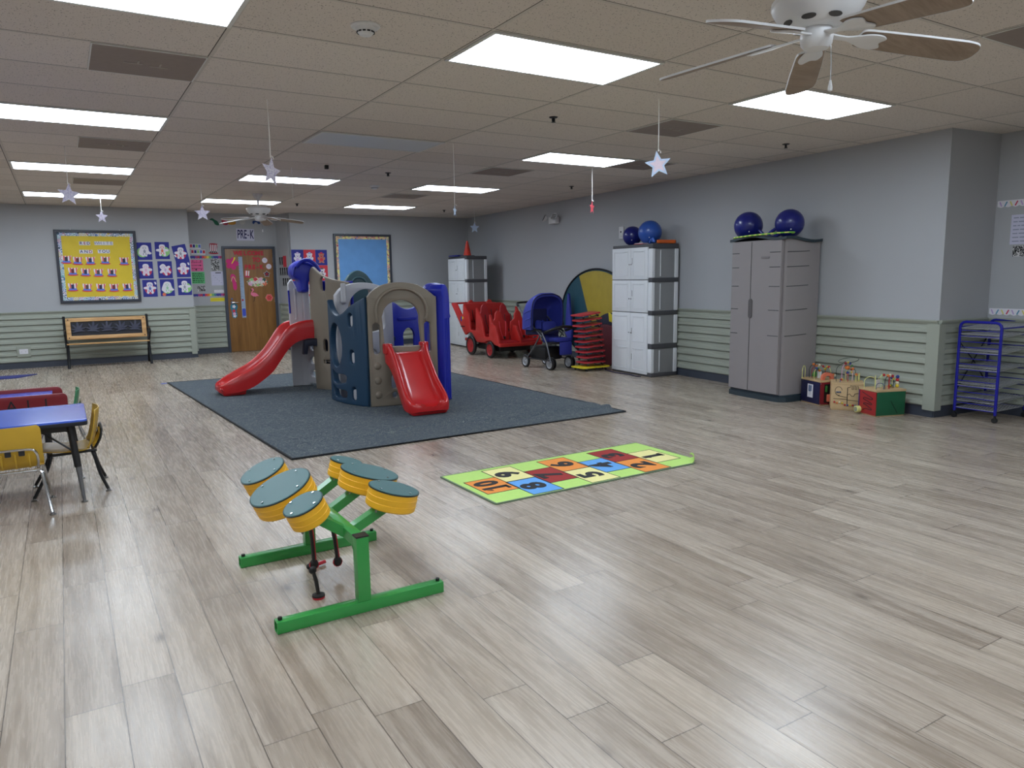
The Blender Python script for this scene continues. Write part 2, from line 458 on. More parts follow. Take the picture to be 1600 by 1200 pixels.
tn = [0]
def prof_strip(name, P, Q, prof, mat, off=0, caps=True):
    """extrude a profile (offset from the wall, z) along a wall segment"""
    ref = room_ref(P, Q)
    P, Q = Vector((*P, 0)), Vector((*Q, 0)); d = (Q-P).normalized(); n = d.cross(Vector((0, 0, 1)))
    if n.dot(ref-P) < 0: n = -n
    bm = bmesh.new(); A = []; B = []
    for o, z in prof:
        for L, b in ((A, P), (B, Q)):
            p = b+n*(o+off); L.append(bm.verts.new((p.x, p.y, z)))
    for i in range(len(prof)-1): bm.faces.new((A[i], B[i], B[i+1], A[i+1]))
    if caps:
        bm.faces.new(A); bm.faces.new(B)
    return struct(name, bm, mat, ang=12)
def trim(P, Q, prof, mat=None, off=0):
    tn[0] += 1; return prof_strip('trim_%d' % tn[0], P, Q, prof, mat or SIDE, off)
ST = .945; NB_ = 8; z0 = .105; bh = (ST-.03-z0)/NB_
sp = [(0, z0)]
for i in range(NB_):
    z = z0+i*bh
    sp += [(.001, z), (.001, z+.013), (.030, z+.013), (.026, z+bh*.46), (.017, z+bh*.54), (.012, z+bh*.6), (.009, z+bh-.001), (.002, z+bh-.001)]
sp += [(0, ST-.03)]
cap = [(0, ST-.035), (.020, ST-.035), (.022, ST-.03), (.034, ST-.012), (.034, ST), (0, ST)]
basep = [(0, 0), (.010, 0), (.008, .1), (0, .102)]
def along(P, Q, a, b):
    P, Q = Vector(P), Vector(Q); L = (Q-P).length; return tuple(P+(Q-P)*a/L), tuple(P+(Q-P)*b/L)
def wainscot(side, P, Q, posts=(0, 0), pw=.095):
    L = (Vector(Q)-Vector(P)).length
    a, b = (pw if posts[0] else 0), (L-pw if posts[1] else L)
    p, q = along(P, Q, a, b)
    trim(p, q, sp); trim(P, Q, cap)
    prof_strip('baseboard_'+side, P, Q, basep, BASE)
    post = [(0, .07), (.03, .07), (.03, ST-.036), (0, ST-.036)]
    if posts[0]: trim(*along(P, Q, -.03 if posts[0] == 2 else 0, pw), post)
    if posts[1]: trim(*along(P, Q, L-pw, L+(.03 if posts[1] == 2 else 0)), post)
wainscot('back_left', (-6, 14.8), (2.10, 14.8), (0, 1))
wainscot('alcove_left', (2.10, 15.4), (2.10, 14.8), (0, 0))
wainscot('alcove_back', (2.10, 15.4), (2.755, 15.4))
wainscot('alcove_right', (3.84, 15.38), (3.95, 14.8), (1, 1), .07)
wainscot('back_right', (3.95, 14.8), (7.89, 14.8), (1, 0))
wainscot('right', (7.9, 14.8), (7.14, 3.87), (0, 1))
wainscot('recess_side', (7.14, 3.87), (7.9, 3.81), (2, 0), .07)
wainscot('recess_right', (7.9, 3.81), (7.29, -5), (1, 0), .06)

# door of the alcove
DW = mat_wood('oak_veneer_door', (116, 78, 36), (150, 106, 54), .6, .35, 'z')
DFR = M('slate_door_frame', (66, 72, 84), .45, var=.02)
y = 15.4
bm = bmesh.new(); bm_box(bm, (2.812, y-.035, .006), (3.722, y-.001, 2.03), .002); door = struct('door_1', bm, DW)
bm = plate([[(2.76, 0), (2.76, 2.083), (3.775, 2.083), (3.775, 0), (3.722, 0), (3.722, 2.032), (2.812, 2.032), (2.812, 0)]], .05, .004, upright((0, y-.025)))
ob('door_frame', bm, DFR, door)
hb = bmesh.new(); cyl((2.885, y-.036, .985), (2.885, y-.06, .985), .03, n=20, bm=hb); cyl((2.885, y-.06, .985), (2.885, y-.085, .985), .012, bm=hb)
tube([(2.885, y-.085, .985), (2.92, y-.09, .987), (3.0, y-.088, .985)], [.012, .011, .009], 10, hb)
cyl((2.885, y-.036, 1.055), (2.885, y-.05, 1.055), .022, n=18, bm=hb); ob('door_handle', hb, CHROME, door)
for hz_ in (.25, 1.02, 1.82): ob('hinge', box((3.715, y-.045, hz_-.05), (3.735, y-.03, hz_+.05)), STEEL, door)

# ------------------------------------------------------------ ceiling lights, vents, sprinklers
DIFF = M('lit_acrylic_diffuser', (235, 245, 255), .6, var=0, emit=((228, 241, 255), LIGHT_STRENGTH))
DIFFOFF = M('unlit_acrylic_diffuser', (196, 200, 206), .35, var=.01)
FRM = M('light_frame_white', (214, 214, 210), .45, var=.01)
def clight(cx, cy, name, lab, lit=True, group='fluorescent ceiling panels'):
    t = thing('ceiling_light', lab, 'ceiling light', (cx, cy, CE), 0, group)
    hx, hy, k = TX/2-.002, TY/2-.002, .022
    bm = plate([rect(-hx, -hy, hx, hy), rect(-hx+k, -hy+k, hx-k, hy-k)], .010, .002, T(0, 0, -.006))
    ob('frame', bm, FRM, t)
    ob('diffuser', box((-hx+k, -hy+k, -.0085), (hx-k, hy-k, -.003)), DIFF if lit else DIFFOFF, t)
def gc(i, j): return GX0+(i+.5)*TX, GY0+(j+.5)*TY
lit = {(-1, -1): 'lit ceiling panel cut off by the top left corner of the view', (-1, 4): 'lit ceiling panel at the left edge, second from the front in its row',
       (-1, 9): 'lit ceiling panel third from the front in the leftmost row, behind a hanging star', (-1, 14): 'farthest lit ceiling panel in the leftmost row, above the yellow notice board',
       (1, -1): 'large bright ceiling panel at the top middle, left of the near ceiling fan', (1, 9): 'lit ceiling panel behind the tilted hanging star, left of the centre',
       (1, 14): 'lit ceiling panel directly behind the far ceiling fan', (3, -1): 'lit ceiling panel below the blades of the near ceiling fan, nearest the right wall',
       (3, 4): 'lit ceiling panel above the pink hanging star near the right wall', (3, 9): 'lit ceiling panel between the unlit panel and the far white cabinet',
       (3, 14): 'smallest farthest lit ceiling panel in the row nearest the right wall'}
for (i, j), lab in lit.items(): clight(*gc(i, j), '', lab)
clight(*gc(1, 4), '', 'unlit ceiling panel, the only dark one among the ceiling lights', False)
for i in (-3, -1, 1, 3):
    for j in (-6, -11): clight(*gc(i, j), '', 'lit ceiling panel in the part of the room behind the viewer')
for j in (-1, 4, 9, 14):
    clight(*gc(-3, j), '', 'lit ceiling panel outside the view on the left side of the room')

VENT = M('brown_perforated_vent', (140, 127, 119), .6, var=.05, scale=20)
VENT2 = M('pale_vent_slot', (170, 160, 152), .6, var=.03)
vents = [(.255, 4.78, 'brown square ceiling vent nearest the camera, on the left with pale cross marks'), (.255, 7.83, 'brown square ceiling vent between the two nearer left light panels'),
         (.255, 10.88, 'brown square ceiling vent farthest back in the left row, above a hanging star'), (4.53, 4.78, 'grey square ceiling vent behind the large hanging star with blue edges'),
         (4.53, 7.83, 'grey square ceiling vent left of the light panel above the pink star'), (4.53, 10.88, 'grey square ceiling vent farthest back among the vents near the right wall'),
         (4.53, 1.73, 'grey ceiling vent at the top right corner of the view'), (5.76, 6.61, 'dark ceiling vent between the large star and the light panel near the right wall')]
for x, y, lab in vents:
    t = thing('ceiling_vent', lab, 'vent', (x+.305, y+.305, CE), 0, 'square ceiling vents')
    ob('frame', plate([rect(-.3, -.3, .3, .3), rect(-.292, -.292, .292, .292)], .006, .001, T(0, 0, -.004)), FRM, t)
    ob('grille', box((-.292, -.292, -.006), (.292, .292, -.001)), VENT, t)
    for x0, y0, x1, y1 in ((-.12, .0, -.02, .012), (-.05, -.06, -.04, .0), (.02, .03, .12, .042), (.07, -.05, .08, .02)):
        ob('slot', box((x0, y0, -.009), (x1, y1, -.006)), VENT2, t)
spr = [(3.6, 5.2, 'dark sprinkler head right of the large middle light panel'), (6.447, 5.156, 'dark sprinkler head above the taupe cabinet'), (6.537, 8.986, 'dark sprinkler head right of the pink hanging star near the right wall'),
       (3.605, 8.82, 'dark sprinkler head behind the unlit panel'), (3.618, 12.997, 'dark sprinkler head just right of the far ceiling fan'), (6.504, 13.136, 'dark sprinkler head farthest back on the right')]
for x, y, lab in spr:
    t = thing('sprinkler_head', lab, 'sprinkler', (x, y, CE), 0, 'ceiling sprinkler heads')
    ob('escutcheon', lathe([(0, -.008), (.03, -.008), (.038, 0), (0, 0)], 20), BLACKM, t)
    b = cyl((0, 0, -.008), (0, 0, -.035), .009, n=10); lathe([(0, -.045), (.018, -.042), (.018, -.038), (0, -.036)], 14, b); tube([(-.012, 0, -.01), (-.014, 0, -.028), (0, 0, -.042), (.014, 0, -.028), (.012, 0, -.01)], .003, 6, b)
    ob('nozzle', b, BLACKM, t)
for x, y, lab in ((1.469, 3.824, 'white round smoke detector near the top of the view'), (3.92, 10.1, 'small smoke detector beside the far vent, above the blue notice board')):
    t = thing('smoke_detector', lab, 'smoke detector', (x, y, CE), 0, 'smoke detectors')
    ob('base', lathe([(0, -.012), (.07, -.012), (.076, -.006), (.076, 0), (0, 0)], 32), WHITE, t)
    ob('cover', lathe([(0, -.052), (.028, -.05), (.042, -.036), (.045, -.028), (.05, -.024), (.054, -.012), (0, -.012)], 32), WHITE, t)
    b = bmesh.new()
    for k in range(12): 
        a = 2*PI*k/12; bm_box(b, (-.008, .0425, -.038), (.008, .0465, -.031), 0, RZ(a))
    ob('sensor_slots', b, BLACK, t)
t = thing('junction_sensor', 'small black box fixed to the ceiling left of centre', 'sensor', (2.739, 8.538, CE))
ob('housing', box((-.02, -.02, -.045), (.02, .02, 0), .004), BLACK, t)

# ------------------------------------------------------------ ceiling fans
BLADE = mat_wood('walnut_fan_blade', (128, 110, 94), (160, 141, 123), 1., .5, 'x')
BLADEE = M('white_blade_edge', (214, 214, 214), .4, var=.01)
def fan(x, y, phase, lab):
    t = thing('ceiling_fan', lab, 'ceiling fan', (x, y, CE), 0, 'white ceiling fans with five blades')
    ob('canopy', lathe([(0, 0), (.075, 0), (.072, -.02), (.045, -.06), (.022, -.085), (0, -.085)], 32), WHITE, t)
    ob('downrod', cyl((0, 0, -.08), (0, 0, -.20), .014), WHITE, t)
    ob('motor_housing', lathe([(0, -.178), (.04, -.182), (.11, -.186), (.16, -.2), (.178, -.218), (.18, -.238), (.176, -.244), (.175, -.25), (.16, -.275), (.138, -.298), (.112, -.315), (.085, -.325), (0, -.325)], 48), WHITE, t)
    for k in range(8):
        a = 2*PI*(k+.5)/8
        ob('vent_slot', plate([circ(.145, 0, .012, .028, 14)], .004, 0, RZ(a)@T(0, 0, -.3155)@T(.127, 0, .0085)@RY(R_(-38))@T(-.145, 0, 0)), M('dark_slot', (70, 68, 66), .7), t)
    ob('switch_cup', lathe([(0, -.325), (.058, -.325), (.058, -.342), (.062, -.343), (.064, -.36), (.06, -.385), (.046, -.402), (.02, -.408), (0, -.408)], 32), WHITE, t)
    c = tube([(.03, -.045, -.39), (.032, -.05, -.46), (.032, -.05, -.53)], .0018, 5)
    pc = ob('pull_chain', c, STEEL, t); ob('pull_knob', lathe([(0, -.575), (.008, -.57), (.009, -.56), (.004, -.53), (0, -.528)], 12, None, T(.032, -.05, 0)), WHITE, pc)
    for k in range(5):
        a = phase+2*PI*k/5; P = RZ(a)@T(0, 0, -.338)@RY(R_(7.0))@T(.1, 0, 0)@RX(R_(-13))@T(-.1, 0, 0)
        out = [(.17, -.052), (.20, -.06), (.40, -.068), (.60, -.071), (.645, -.062), (.667, -.03), (.667, .03), (.645, .062), (.60, .071), (.40, .068), (.20, .06), (.17, .052)]
        bl = ob('blade', plate([rnd(out, .03)], .007, .001, P), BLADE, t)
        ob('blade_edge', plate([rnd([(q[0]*1.0+(.0015 if q[0] > .4 else -.001), q[1]*1.015) for q in out], .03), rnd([(q[0], q[1]*.985) for q in out], .03)], .0085, 0, P), BLADEE, bl)
        iron = [(.05, -.016), (.12, -.014), (.16, -.028), (.20, -.046), (.245, -.05), (.275, -.032), (.262, -.006), (.262, .006), (.275, .032), (.245, .05), (.20, .046), (.16, .028), (.12, .014), (.05, .016)]
        ob('blade_iron', plate([smooth(iron, 4)], .008, .003, P@T(0, 0, -.009)), WHITE, t)
    return t
fan(2.70, 2.03, R_(-29), 'large white ceiling fan with brown blades at the top right, nearest the camera')
fan(2.69, 11.79, R_(-8), 'small far ceiling fan hanging in front of the alcove door')

# ------------------------------------------------------------ hanging paper stars
STP = mat_squiggle('scribbled_star_paper', (226, 222, 232), [(170, 160, 196), (206, 196, 224), (186, 178, 206)], 60, 1)
STB = M('pale_blue_star_paper', (196, 214, 240), .8, var=.08, scale=30)
STK = M('pale_pink_star_paper', (232, 214, 226), .8, var=.05, scale=30)
STR = M('red_pink_star_paper', (236, 92, 104), .8, var=.05)
STRING = M('white_string', (235, 232, 226), .8)
def hstar(x, y, z, R, yaw, mat, lab, tilt=0, inner=None):
    t = thing('paper_star', lab, 'hanging star', (x, y, CE), 0, 'paper stars hanging from the ceiling')
    d = z-CE
    ob('string', tube([(0, 0, 0), (.002, 0, d*.5), (0, 0, d+R*.92)], .0032, 6), STRING, t)
    P = T(0, 0, d)@RZ(yaw)@upright((0, 0))@RZ(tilt)
    b = plate([star(0, 0, R, R*.45)], .0012, 0, P)
    for v in b.verts: v.co += Vector((0, 0, 0))
    s = ob('star', b, mat, t)
    if inner: ob('star_centre', plate([star(0, 0, R*.66, R*.3)], .0022, 0, P), inner, s)
    ob('knot', tube([(0, 0, d+R*.95), (.008, 0, d+R*1.05), (.018, -.004, d+R*.95), (.02, -.004, d+R*.82)], .0032, 6), STRING, t)
yv = R_(-31)
def faceyaw(x, y, off=0): return -math.atan2(x, y)+off
hstar(1.40, 5.66, 2.205, .108, faceyaw(1.4, 5.66, R_(52)), STP, 'scribbled paper star turned sideways below the ceiling, left of the unlit panel', R_(-8))
hstar(3.92, 4.285, 2.235, .103, faceyaw(3.92, 4.285, R_(6)), STB, 'largest hanging paper star with pale blue edges, near the right wall', R_(8), STK)
hstar(.154, 8.434, 2.262, .105, faceyaw(.154, 8.434, R_(22)), STP, 'paper star in front of the left light panels, above the yellow notice board', R_(-4))
hstar(1.75, 10.94, 2.33, .108, faceyaw(1.75, 10.94), STP, 'paper star facing forward in front of the alcove, left of the far fan', R_(0))
hstar(.636, 12.89, 2.395, .095, faceyaw(.636, 12.89, R_(25)), STP, 'smallest paper star right above the yellow notice board')
hstar(3.423, 6.676, 2.07, .062, faceyaw(3.42, 6.67, R_(72)), STB, 'narrow edge-on star on a long string in front of the far right light panel')
hstar(6.67, 12.22, 2.32, .105, faceyaw(6.67, 12.22, R_(30)), STB, 'pale blue star hanging above the orange traffic cone')
hstar(5.66, 7.355, 2.24, .085, faceyaw(5.66, 7.355, R_(70)), STR, 'pink red paper star seen edge on below the right light panel')
t = thing('hanging_string', 'bare white string hanging from the ceiling right of the sideways star', 'string', (2.435, 8.9, CE))
ob('string', tube([(0, 0, 0), (.003, 0, -.18), (0, 0, -.36)], .0032, 6), STRING, t)

# ------------------------------------------------------------ wall-mounted things
def wl(d, P, x=0, z=0, off=.004, rot=0):
    """matrix on a wall: local xy = across / up, local z = into the room"""
    u = upright((0, 0), d); n = Vector((u[0][2], u[1][2], 0))
    return T(P[0]+n.x*off, P[1]+n.y*off, 0)@u@T(x, z, 0)@RZ(rot)
BW = lambda x, z, off=.004, rot=0, y=14.8: wl((1, 0), (0, y), x, z, off, rot)     # the walls that face the viewer (local z -> -y)
NAVYP = M('navy_construction_paper', (52, 56, 140), .85, var=.04)
REDP = M('red_construction_paper', (206, 62, 76), .85, var=.04)
GREENC = M('light_green_paper', (150, 205, 130), .8, var=.04)
REDC = M('crimson_paper', (196, 62, 92), .8, var=.04)
INK = M('black_ink', (24, 24, 30), .7, var=0)
NAVYI = M('navy_ink', (44, 44, 96), .7, var=0)
REDI = M('red_ink', (170, 40, 60), .7, var=0)
FBK = M('slate_board_frame', (58, 62, 72), .4, var=.03)

def board(cx, cz, w, h, fabric, border, lab, hang=True):
    t = thing('notice_board', lab, 'notice board', mtx=BW(cx, cz, .002))
    fw = .045
    ob('frame', plate([rect(-w/2, -h/2, w/2, h/2), rect(-w/2+fw, -h/2+fw, w/2-fw, h/2-fw)], .04, .008, T(0, 0, .02)), FBK, t)
    ob('border_strip', plate([rect(-w/2+fw, -h/2+fw, w/2-fw, h/2-fw), rect(-w/2+fw*2.25, -h/2+fw*2.25, w/2-fw*2.25, h/2-fw*2.25)], .002, 0, T(0, 0, .012)), border, t)
    b = bmesh.new(); n = 40
    vs = {}
    for i in range(n+1):
        for j in range(n+1):
            x = -w/2+.04+(w-.08)*i/n; z = -h/2+.04+(h-.08)*j/n
            vs[i, j] = b.verts.new((x, z, .007+.0022*math.sin(x*9+z*23)+.0018*math.sin(z*41-x*6)*math.sin(x*13)))
    for i in range(n):
        for j in range(n): b.faces.new((vs[i, j], vs[i+1, j], vs[i+1, j+1], vs[i, j+1]))
    ob('backing_paper', b, fabric, t)
    for sx in (-.3, .3):
        if hang: ob('hanger', cyl((sx*w, h/2, .01), (sx*w, h/2+.02, .01), .006), WHITE, t)
    return t
YEL = M('yellow_backing_paper', (226, 198, 52), .6, var=.05, scale=5, bump=.3, bscale=9)
SKYB = M('sky_blue_backing_paper', (104, 158, 216), .6, var=.06, scale=5, bump=.3, bscale=8)
BRD1 = mat_squiggle('rainbow_border', (216, 222, 234), [(90, 130, 190), (224, 200, 100), (70, 90, 110), (130, 190, 190), (200, 120, 150)], 17, 1.6)
BRD2 = mat_squiggle('children_border', (238, 226, 170), [(200, 70, 90), (70, 90, 170), (240, 230, 120), (230, 120, 150), (50, 60, 80)], 24, 1.4)
board(.609, 1.69, 1.238, 1.238, YEL, BRD1, 'yellow notice board with top hats, dark frame, above the bench')
board(5.428, 1.705, 1.24, 1.238, SKYB, BRD2, 'empty sky blue notice board with patterned border behind the play climber')
ob1 = None
def word(s, cx, cz, w, h, mats, lab, y=14.8, off=.016):
    t = thing('word_card', lab, 'word card', mtx=BW(cx, cz, off, y=y), group='word cards on the yellow notice board')
    ob('card', plate([rect(-w/2, -h/2, w/2, h/2)], .0015), PAPER, t)
    n = len(s)
    for i, ch in enumerate(s):
        ob('letter', text_bm(ch, h*1.12, .002, .001, T(-w/2+w*(i+.5)/n, 0, .0012)@Matrix.Diagonal((1.0, 1.0, 1, 1))), mats[i % len(mats)], t)
GREYI = M('grey_ink', (150, 156, 178), .7, var=0)
word('RED', .432, 2.086, .165, .062, [NAVYI, REDI], 'white word card reading RED on the yellow board')
word('WHITE', .722, 2.09, .285, .062, [GREYI], 'white word card reading WHITE in pale grey letters')
word('AND', .441, 1.944, .20, .062, [NAVYI, NAVYI, REDI], 'white word card reading AND below the word RED')
word('YOU', .711, 1.95, .185, .062, [NAVYI], 'white word card reading YOU below the word WHITE')

STRIPE = mat_bands('red_white_stripes', [(226, 110, 110), (238, 232, 232)], 'x', .045)
HATB = M('blue_hat_band', (96, 128, 214), .8, var=.05); HATR = M('red_hat_brim', (220, 76, 84), .8, var=.04)
PH = [M('dark_snapshot_a', (52, 46, 66), .5, var=.3, scale=60), M('dark_snapshot_b', (110, 44, 50), .5, var=.3, scale=60), M('dark_snapshot_c', (40, 50, 90), .5, var=.3, scale=60), M('dark_snapshot_d', (86, 70, 66), .5, var=.3, scale=60)]
hats = [((.138, 1.804), (.302, 1.784), (.493, 1.783), (.719, 1.79), (1.01, 1.775)), ((.215, 1.601), (.404, 1.586), (.597, 1.577), (.806, 1.575)), ((.192, 1.336), (.406, 1.325), (.612, 1.321), (.816, 1.316), (1.023, 1.319))]
proto = None
ordn = ['first', 'second', 'third', 'fourth', 'fifth']
for r, row in enumerate(hats):
    for k, (x, z) in enumerate(row):
        lab = 'striped hat cutout with snapshot, %s from left in %s row of the yellow board' % (ordn[k], ['top', 'middle', 'bottom'][r])
        mtx = BW(x, z, .017, random.uniform(-.05, .05))
        t = thing('hat_cutout', lab, 'paper cutout', mtx=mtx, group='top hat cutouts on the yellow notice board')
        ob('hat_crown', plate([[(-.052, -.02), (.052, -.02), (.078, .075), (.03, .068), (0, .07), (-.03, .068), (-.078, .075)]], .0012), STRIPE, t)
        ob('hat_band', plate([rnd([(-.056, -.045), (.056, -.045), (.06, -.012), (-.06, -.012)], .01)], .0022), HATB, t)
        ob('hat_brim', plate([circ(0, -.048, .082, .017, 20)], .0018), HATR, t)
        ob('snapshot', plate([rnd(rect(-.022, -.02, .022, .052), .006)], .0032), PH[(r+k) % 4], t)

# nine astronaut-star pictures
WF = M('white_figure_paper', (226, 222, 230), .8, var=.03)
def fig_outline(s, rot=0, kind=0):
    p = [(0, .098), (.035, .088), (.046, .055), (.04, .03), (.085, .02), (.088, -.01), (.045, -.02), (.05, -.075), (.025, -.088), (0, -.05), (-.025, -.088), (-.05, -.075), (-.045, -.02), (-.088, -.01), (-.085, .02), (-.04, .03), (-.046, .055), (-.035, .088)]
    if kind: p = [(0, .098), (.045, .085), (.06, .045), (.066, .0), (.1, -.03), (.075, -.05), (.04, -.045), (.03, -.085), (0, -.07), (-.03, -.085), (-.06, -.06), (-.085, -.04), (-.08, 0), (-.06, .05), (-.04, .085)]
    c, q = math.cos(rot), math.sin(rot)
    return [((x*c-y*q)*s, (x*q+y*c)*s) for x, y in smooth(p, 3)]
MK = {'orange': M('orange_crayon', (224, 120, 90), .8), 'purple': M('lilac_crayon', (196, 170, 214), .8), 'green': M('green_crayon', (160, 205, 170), .8), 'blue': M('blue_crayon', (90, 110, 190), .8), 'pink': M('pink_crayon', (228, 176, 206), .8), 'grey': M('pencil_grey', (150, 150, 165), .8)}
nine = [(1.35, 1.958, 0, GREENC, 'grey', -.035, 1, 'wide ghostly'), (1.64, 1.971, 0, GREENC, 'orange', .035, 0, 'orange scribbled'), (1.941, 1.921, .20, REDC, 'grey', .0, 0, 'tilted'),
        (1.347, 1.625, 0, REDC, 'pink', .01, 0, 'pale pink'), (1.662, 1.628, 0, REDC, 'purple', .02, 0, 'leaning lilac'), (1.969, 1.643, 0, REDC, 'purple', 0, 0, 'purple armed'),
        (1.389, 1.299, 0, REDC, 'blue', 0, 0, 'blue helmeted'), (1.675, 1.305, 0, GREENC, 'green', 0, 1, 'green tinted'), (1.967, 1.316, 0, GREENC, 'grey', .03, 0, 'plain white')]
rows = ['top', 'middle', 'bottom']; cols = ['left', 'middle', 'right']
for i, (x, z, rot, disc, mk, dx, kind, look) in enumerate(nine):
    lab = 'navy picture with %s figure, %s row, %s column beside the yellow board' % (look, rows[i//3], cols[i % 3])
    t = thing('figure_picture', lab, 'picture', mtx=BW(x, z, .003+.002*(i % 3 == 2 and i < 3), rot), group='navy figure pictures beside the yellow board')
    ob('backing_sheet', plate([rect(-.118, -.152, .118, .152)], .0012), NAVYP, t)
    ob('disc', plate([circ(dx, -.02, .085 if disc is REDC else .088, n=28)], .0022), disc, t)
    rr = [0, 0, -.25, 0, .6, 0, 0, 0, 0][i]
    f = ob('figure', plate([fig_outline(1.12, rr, kind)], .0036), WF, t)
    g = bmesh.new(); c, q = math.cos(rr), math.sin(rr)
    for (ax, ay, aw, ah) in ((0, .055, .028, .022), (0, -.005, .02, .03), (.02, -.05, .008, .02), (-.02, -.05, .008, .02)):
        jn(g, plate([circ(ax*c-ay*q, ax*q+ay*c, aw, ah, 12), circ(ax*c-ay*q, ax*q+ay*c, aw*.65, ah*.7, 12)] if ay > .03 else [circ(ax*c-ay*q, ax*q+ay*c, aw, ah, 12)], .0046))
    ob('crayon_marks', g, MK[mk], f)
    if i in (2, 5, 6): ob('flag_badge', plate([rnd([(-.012, -.02), (.012, -.026), (.018, .02), (-.008, .028)], .006)], .005, 0, T(-.1 if i == 2 else .09, -.03 if i == 2 else .09, 0)@RZ(.4)), WF, t)
    if i == 7: ob('round_sticker', plate([circ(-.06, -.12, .03)], .004), MK['orange'], t)

# bears
BEARC = [(WF, MK['purple']), (WF, M('pale_blue_crayon', (150, 180, 220), .8)), (M('brown_crayon', (190, 120, 100), .8), REDP), (WF, MK['pink']), (WF, MK['blue']), (WF, M('grey_bear_ink', (90, 90, 100), .8)), (WF, MK['pink']), (WF, MK['green']), (WF, MK['grey'])]
for i in range(9):
    r, c = divmod(i, 3); x = 4.072+c*.2385; z = 1.85-r*.307
    t = thing('bear_picture', '%s bear picture, %s row, %s column, beside the blue notice board' % ('navy' if (r+c) % 2 == 0 else 'red', rows[r], cols[c]), 'picture', mtx=BW(x, z, .003), group='bear pictures beside the blue notice board')
    ob('backing_sheet', plate([rect(-.118, -.152, .118, .152)], .0012), NAVYP if (r+c) % 2 == 0 else REDP, t)
    f = plate([smooth([(0, .03), (.05, .045), (.06, .07), (.045, .08), (.03, .068), (0, .075), (-.03, .068), (-.045, .08), (-.06, .07), (-.05, .045)][::1], 3)], .0024)
    f = plate([circ(0, .035, .05, .042, 20)], .0024); jn(f, plate([circ(-.042, .066, .018, n=12)], .0022)); jn(f, plate([circ(.042, .066, .018, n=12)], .0022)); jn(f, plate([circ(0, -.045, .052, .05, 20)], .0022))
    jn(f, plate([circ(-.055, -.02, .022, .03, 12)], .002)); jn(f, plate([circ(.055, -.02, .022, .03, 12)], .002)); jn(f, plate([circ(-.035, -.095, .024, .016, 12)], .002)); jn(f, plate([circ(.035, -.095, .024, .016, 12)], .002))
    bm_ = ob('bear_body', f, BEARC[i][0], t)
    g = plate([circ(0, -.045, .034, .036, 16)], .0034); jn(g, plate([circ(0, .02, .02, .013, 12)], .0036)); jn(g, plate([[(-.03, .072), (.03, .072), (.02, .105), (-.02, .105)]], .0034)); ob('clothes', g, BEARC[i][1], bm_)
    g = plate([circ(-.018, .042, .005, n=8)], .0044); jn(g, plate([circ(.018, .042, .005, n=8)], .0044)); jn(g, plate([circ(0, .026, .007, .004, n=8)], .0046)); ob('face', g, INK, bm_)

# alcove papers (wall y = 15.4)
AY = 15.4
A = lambda x, z, off=.003, rot=0: BW(x, z, off, rot, AY)
RAIN = mat_bands('rainbow_scallop', [(60, 60, 150), (60, 60, 150), (170, 60, 140), (190, 50, 80), (60, 60, 150), (220, 60, 90), (230, 130, 50), (230, 215, 90), (120, 190, 110), (70, 130, 150)], 'x', .42)
for (x0, x1, z, lab) in ((2.185, 2.755, 1.87, 'rainbow coloured border strip above the pink notice'), (2.19, 2.76, 1.143, 'rainbow coloured border strip below the white label, left of the door')):
    pts = [(0, 0)]; n = 12; w = x1-x0
    pts = [(0, .05)]+[(w*i/(n*3), .05) for i in range(1, n*3+1)]+[(w-w*i/(n*4), .010-.010*abs(math.sin(PI*i/4))) for i in range(n*4+1)]
    o = ob('border_strip', plate([pts], .0015), RAIN, None, A(x0, z-.025)); tag(o, lab, 'border strip', 'rainbow border strips left of the door')
def sheet(name, x, z, w, h, mat, lab, cat='notice', rot=0, lines=0, ink=INK, extra=None, off=.003, mfun=A, big=.0):
    t = thing(name, lab, cat, mtx=mfun(x, z, off, rot))
    ob('sheet', plate([rect(-w/2, -h/2, w/2, h/2)], .0012), mat, t)
    if lines:
        b = bmesh.new(); rs = random.Random(int(x*1000))
        for i in range(lines):
            yy = h/2-h*(i+.8)/(lines+.6); xx = -w/2+w*.07
            while xx < w/2-w*.12:
                wd = rs.uniform(.04, .14)*w*1.6; wd = min(wd, w/2-w*.07-xx)
                if wd > .004: bm_box(b, (xx, yy-h*.018-big, .0008), (xx+wd, yy+h*.018+big, .0016))
                xx += wd+w*.035
        ob('writing', b, ink, t)
    return t
PINK = M('pink_paper', (238, 110, 160), .8, var=.02); GRN = M('green_paper', (104, 196, 128), .8, var=.02); LILAC = M('pale_lilac_paper', (206, 206, 226), .8, var=.02)
YLB = M('yellow_label', (232, 216, 50), .7, var=.03)
t = sheet('pink_notice', 2.295, 1.714, .222, .214, PINK, 'pink notice with small black pictures left of the door', lines=3)
g = bmesh.new()
for x_, y_, s_ in ((-.07, .085, .012), (0, .088, .007), (.07, .085, .012), (.06, .0, .016), (-.02, -.08, .02), (.075, -.08, .012)): jn(g, plate([star(x_, y_, s_, s_*.6, n=4)], .002))
ob('drawings', g, INK, t)
sheet('green_notice', 2.30, 1.478, .238, .22, GRN, 'green notice with heavy black writing below the pink notice', lines=6, big=.003)
PHB = mat_squiggle('black_white_print', (210, 210, 210), [(20, 20, 22), (60, 60, 62), (30, 30, 32)], 60, .6)
o = ob('black_white_print', plate([rect(-.075, -.108, .075, .108)], .0012), PHB, None, A(2.628, 1.722)); tag(o, 'black and white picture between the pink notice and the door frame', 'picture')
t = sheet('calendar_sheet', 2.648, 1.462, .222, .27, LILAC, 'pale calendar sheet with a grid of small marks beside the door frame', 'calendar')
g = bmesh.new()
for i in range(6):
    for j in range(6): bm_box(g, (-.095+i*.034, -.115+j*.034, .0008), (-.095+i*.034+.012, -.115+j*.034+.004, .0014))
